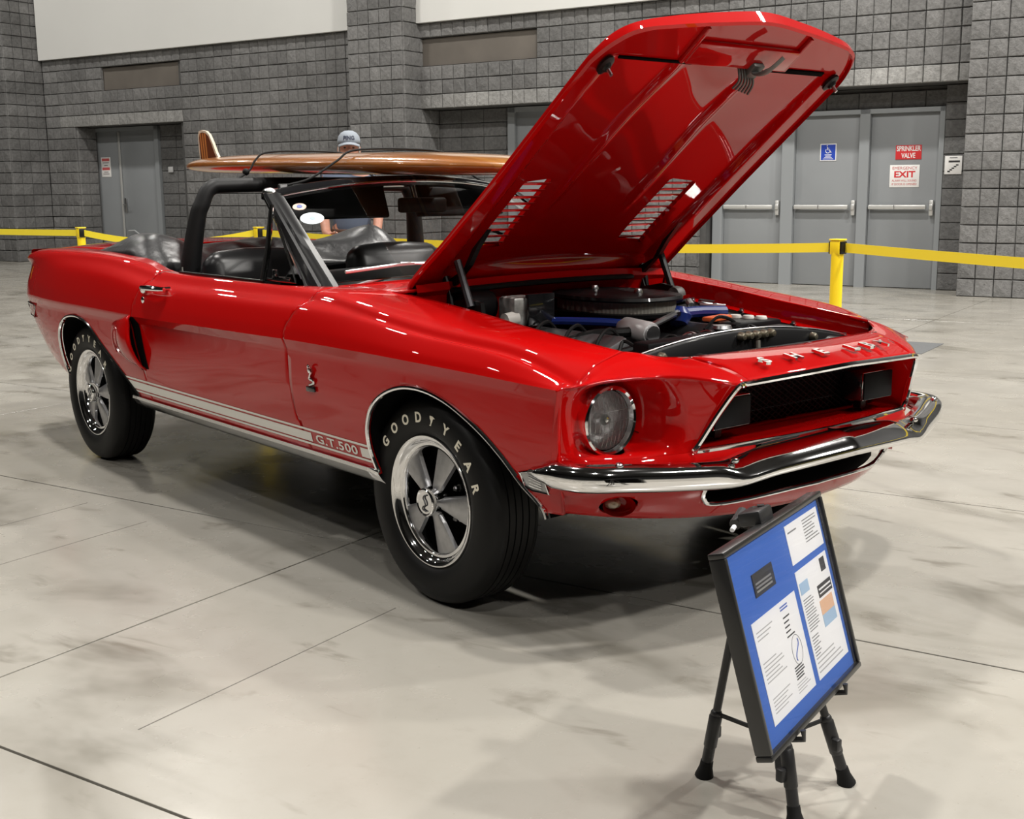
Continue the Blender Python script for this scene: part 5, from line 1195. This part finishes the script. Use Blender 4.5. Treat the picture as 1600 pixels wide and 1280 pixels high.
tcn = EC+eu*(EH/2)-en*.02; b = MB(); b.cbox((0,0,0), (.07,.03,.05), .006); ez_part(MB().add(b.v, b.f, Matrix.Translation(tcn+eu*.012-en*.02) @ FM.to_3x3().to_4x4()), 'top_clamp', EZB)
b = MB(); b.tube([tcn+er*-.03-en*.055+eu*.005, tcn+er*.02-en*.055+eu*.02], .012, 10); ez_part(b, 'clamp_knob', EZB); b = MB(); b.tube([tcn-er*.045-en*.05+eu*.004, tcn-er*.06-en*.05+eu*.0], .005, 8); ez_part(b, 'knob_tip', mat('paper_white'))
# ================================================================== PERSON behind the car
PX, PY = -3.50, 2.00
ps = empty('person', (PX, PY, 0), (0, 0, math.atan2(CAMPOS.y-PY, CAMPOS.x-PX)))      # local +x faces the camera
ps.scale = (.978,)*3
tag(ps, 'man in grey cap and blue shirt standing behind the car', 'person')
SKIN = mat('skin', (.48,.23,.16), .5, noise=(30,.08)); SHIRT = mat('shirt_blue', (.09,.115,.17), .8); JEAN = mat('jeans', (.03,.06,.17), .85); CAPG = mat('cap_grey_cloth', (.26,.29,.33), .85); HAIR = mat('grey_hair', (.35,.33,.31), .8)
def skin_obj(name, verts, edges, radii, m, parent, sub=2, root=0):
    me = bpy.data.meshes.new(name); me.from_pydata(verts, edges, []); o = bpy.data.objects.new(name, me); COL.objects.link(o); o.parent = parent
    o.modifiers.new('skin', 'SKIN'); me.skin_vertices[0].data[0].use_root = False
    for i, r in enumerate(radii): me.skin_vertices[0].data[i].radius = r if hasattr(r, '__len__') else (r, r)
    me.skin_vertices[0].data[root].use_root = True
    s_ = o.modifiers.new('sub', 'SUBSURF'); s_.levels = sub; s_.render_levels = sub
    o.modifiers['skin'].use_smooth_shade = True
    me.materials.append(m); return o
V = [(0,0,.93),(0,0,1.08),(0,0,1.25),(0,0,1.40),(.005,0,1.47),(.02,0,1.53),
     (0,.16,1.385),(.02,.21,1.14),(.16,.19,.98),(.22,.16,.96), (0,-.16,1.385),(.02,-.21,1.14),(.16,-.19,.98),(.22,-.16,.96),
     (0,.09,.88),(.015,.10,.48),(-.01,.10,.09),(.12,.11,.04), (0,-.09,.88),(.015,-.10,.48),(-.01,-.10,.09),(.12,-.11,.04)]
Ed = [(0,1),(1,2),(2,3),(3,4),(4,5),(3,6),(6,7),(7,8),(8,9),(3,10),(10,11),(11,12),(12,13),(0,14),(14,15),(15,16),(16,17),(0,18),(18,19),(19,20),(20,21)]
Rd = [(.12,.15),(.12,.145),(.12,.16),(.09,.14),(.055,.06),(.055,.06),.062,.045,.036,.03,.062,.045,.036,.03,.085,.06,.042,.04,.085,.06,.042,.04]
body = skin_obj('body', V, Ed, Rd, SKIN, ps)
# head with face features as one mesh
hv = []; n, m_ = 36, 28; HV = []; HF = []
for i in range(m_+1):
    t = PI*i/m_; z = math.cos(t); rr = math.sin(t)
    for k in range(n):
        a = 2*PI*k/n; cx, cy = math.cos(a), math.sin(a)
        x = .098*rr*cx; y = .076*rr*cy; zz = .122*z
        if z < 0: x *= 1-.12*z*z; y *= 1-.22*z*z
        if cx > .2:
            fx = math.exp(-(cy/.22)**2)
            x += .024*fx*math.exp(-((z+.10)/.16)**2)*cx                      # nose
            x += .008*math.exp(-((z-.22)/.09)**2)*cx                          # brow
            x -= .010*math.exp(-((abs(cy)-.40)/.16)**2)*math.exp(-((z-.06)/.10)**2)   # eye sockets
            x += .006*fx*math.exp(-((z+.48)/.06)**2)+.010*fx*math.exp(-((z+.82)/.14)**2)
        HV.append((x+.02, y, zz+1.598))
for i in range(m_):
    for k in range(n): HF.append((i*n+k, (i+1)*n+k, (i+1)*n+(k+1) % n, i*n+(k+1) % n))
hb_ = MB().add(HV, HF)
for s in (-1, 1): hb_.sphere((.008, s*.080, 1.592), .026, 12, 8, sc=(.7,.35,1.2))
hb_.build('head', SKIN, ps, sharp=180)
for s in (-1, 1):
    MB().sphere((.104, s*.030, 1.607), .011, 10, 6, sc=(.6,1.1,.6)).build('eye', mat('eye_dark', (.03,.025,.02), .3), ps)
    MB().tube([(.110,s*.016,1.627),(.112,s*.032,1.631),(.102,s*.048,1.625)], .0045, 6).build('eyebrow', HAIR, ps)
MB().tube([(.104,-.026,1.533),(.110,0,1.531),(.104,.026,1.533)], .005, 6).build('mouth', mat('lips', (.33,.12,.09), .5), ps)
hr = MB().lathe([(.0,-.0),(.070,-.0),(.0815,-.03),(.083,-.07),(.078,-.10)], 28, a0=.35*PI, a1=1.65*PI); hr.v = [(x*1.22+.018, y, z+1.655) for x, y, z in hr.v]; hr.build('hair', HAIR, ps)
cp = MB().lathe([(.0,.083),(.03,.080),(.058,.066),(.078,.040),(.086,.010),(.087,-.012)], 36); cp.v = [(x*1.20+.016, y, z+1.655) for x, y, z in cp.v]; co = cp.build('cap', CAPG, ps, solid=.003)
bl = []
for a in np.linspace(-1.15, 1.15, 15): bl.append([(.016+1.20*.086*math.cos(a)+e*.070*math.cos(a*.9), .086*math.sin(a)*(1+.05*e), 1.650-.020*e-.022*(math.sin(a)**2)) for e in (0,.5,1)])
MB().grid(bl).build('cap_brim', CAPG, co, solid=.004)
t = text_mb('PING', .044, .0008, 1., .0015); 
V2 = []
for x, y, z in t.v:
    a = x/.100; hgt = 1.678+y*.95; rad = .104-.35*max(0, hgt-1.668)
    V2.append((.016+(rad+.0025+z)*math.cos(a), (rad*.86+.0025)*math.sin(a), hgt))
b = MB(); b.v = V2; b.f = t.f; b.build('cap_lettering', mat('cap_letter_dark', (.03,.04,.07), .6), co, smooth=False)
skin_obj('shirt', [(0,0,.88),V[1],V[2],V[3],(.003,0,1.445),V[6],(.012,.19,1.24),V[10],(.012,-.19,1.24)], [(0,1),(1,2),(2,3),(3,4),(3,5),(5,6),(3,7),(7,8)], [(.135,.165),(.135,.160),(.135,.172),(.105,.150),(.07,.075),.078,.068,.078,.068], SHIRT, ps)
skin_obj('trousers', [(0,0,1.03),V[0],V[14],V[15],(-.01,.10,.10),V[18],V[19],(-.01,-.10,.10)], [(0,1),(1,2),(2,3),(3,4),(1,5),(5,6),(6,7)], [(.135,.16),(.14,.165),.105,.080,.070,.105,.080,.070], JEAN, ps, root=1)
MB().tube([(.148*math.cos(a), .178*math.sin(a), .985) for a in np.linspace(0, 2*PI, 32, endpoint=False)], .016, 6, closed=True, sx=1.2, sy=.4).build('belt', mat('belt_brown', (.07,.03,.015), .5), ps)
for s in (-1, 1):
    MB().cbox((.06, s*.105, .035), (.27,.10,.07), .03).build('shoe', mat('shoe_dark', (.03,.03,.03), .5), ps)
    for k in range(4): MB().tube(catmull([(.215, s*(.165-.004), .962), (.255, s*(.150-.010*k), .955-.016*k), (.275-.004*abs(k-1), s*(.125-.006*k), .940-.016*k), (.262, s*(.105-.004*k), .930-.015*k)], 4), .009, 8).build('finger', SKIN, ps)
    MB().tube(catmull([(.215, s*.15, .975), (.245, s*.125, .985), (.265, s*.105, .975)], 4), .010, 8).build('thumb', SKIN, ps)
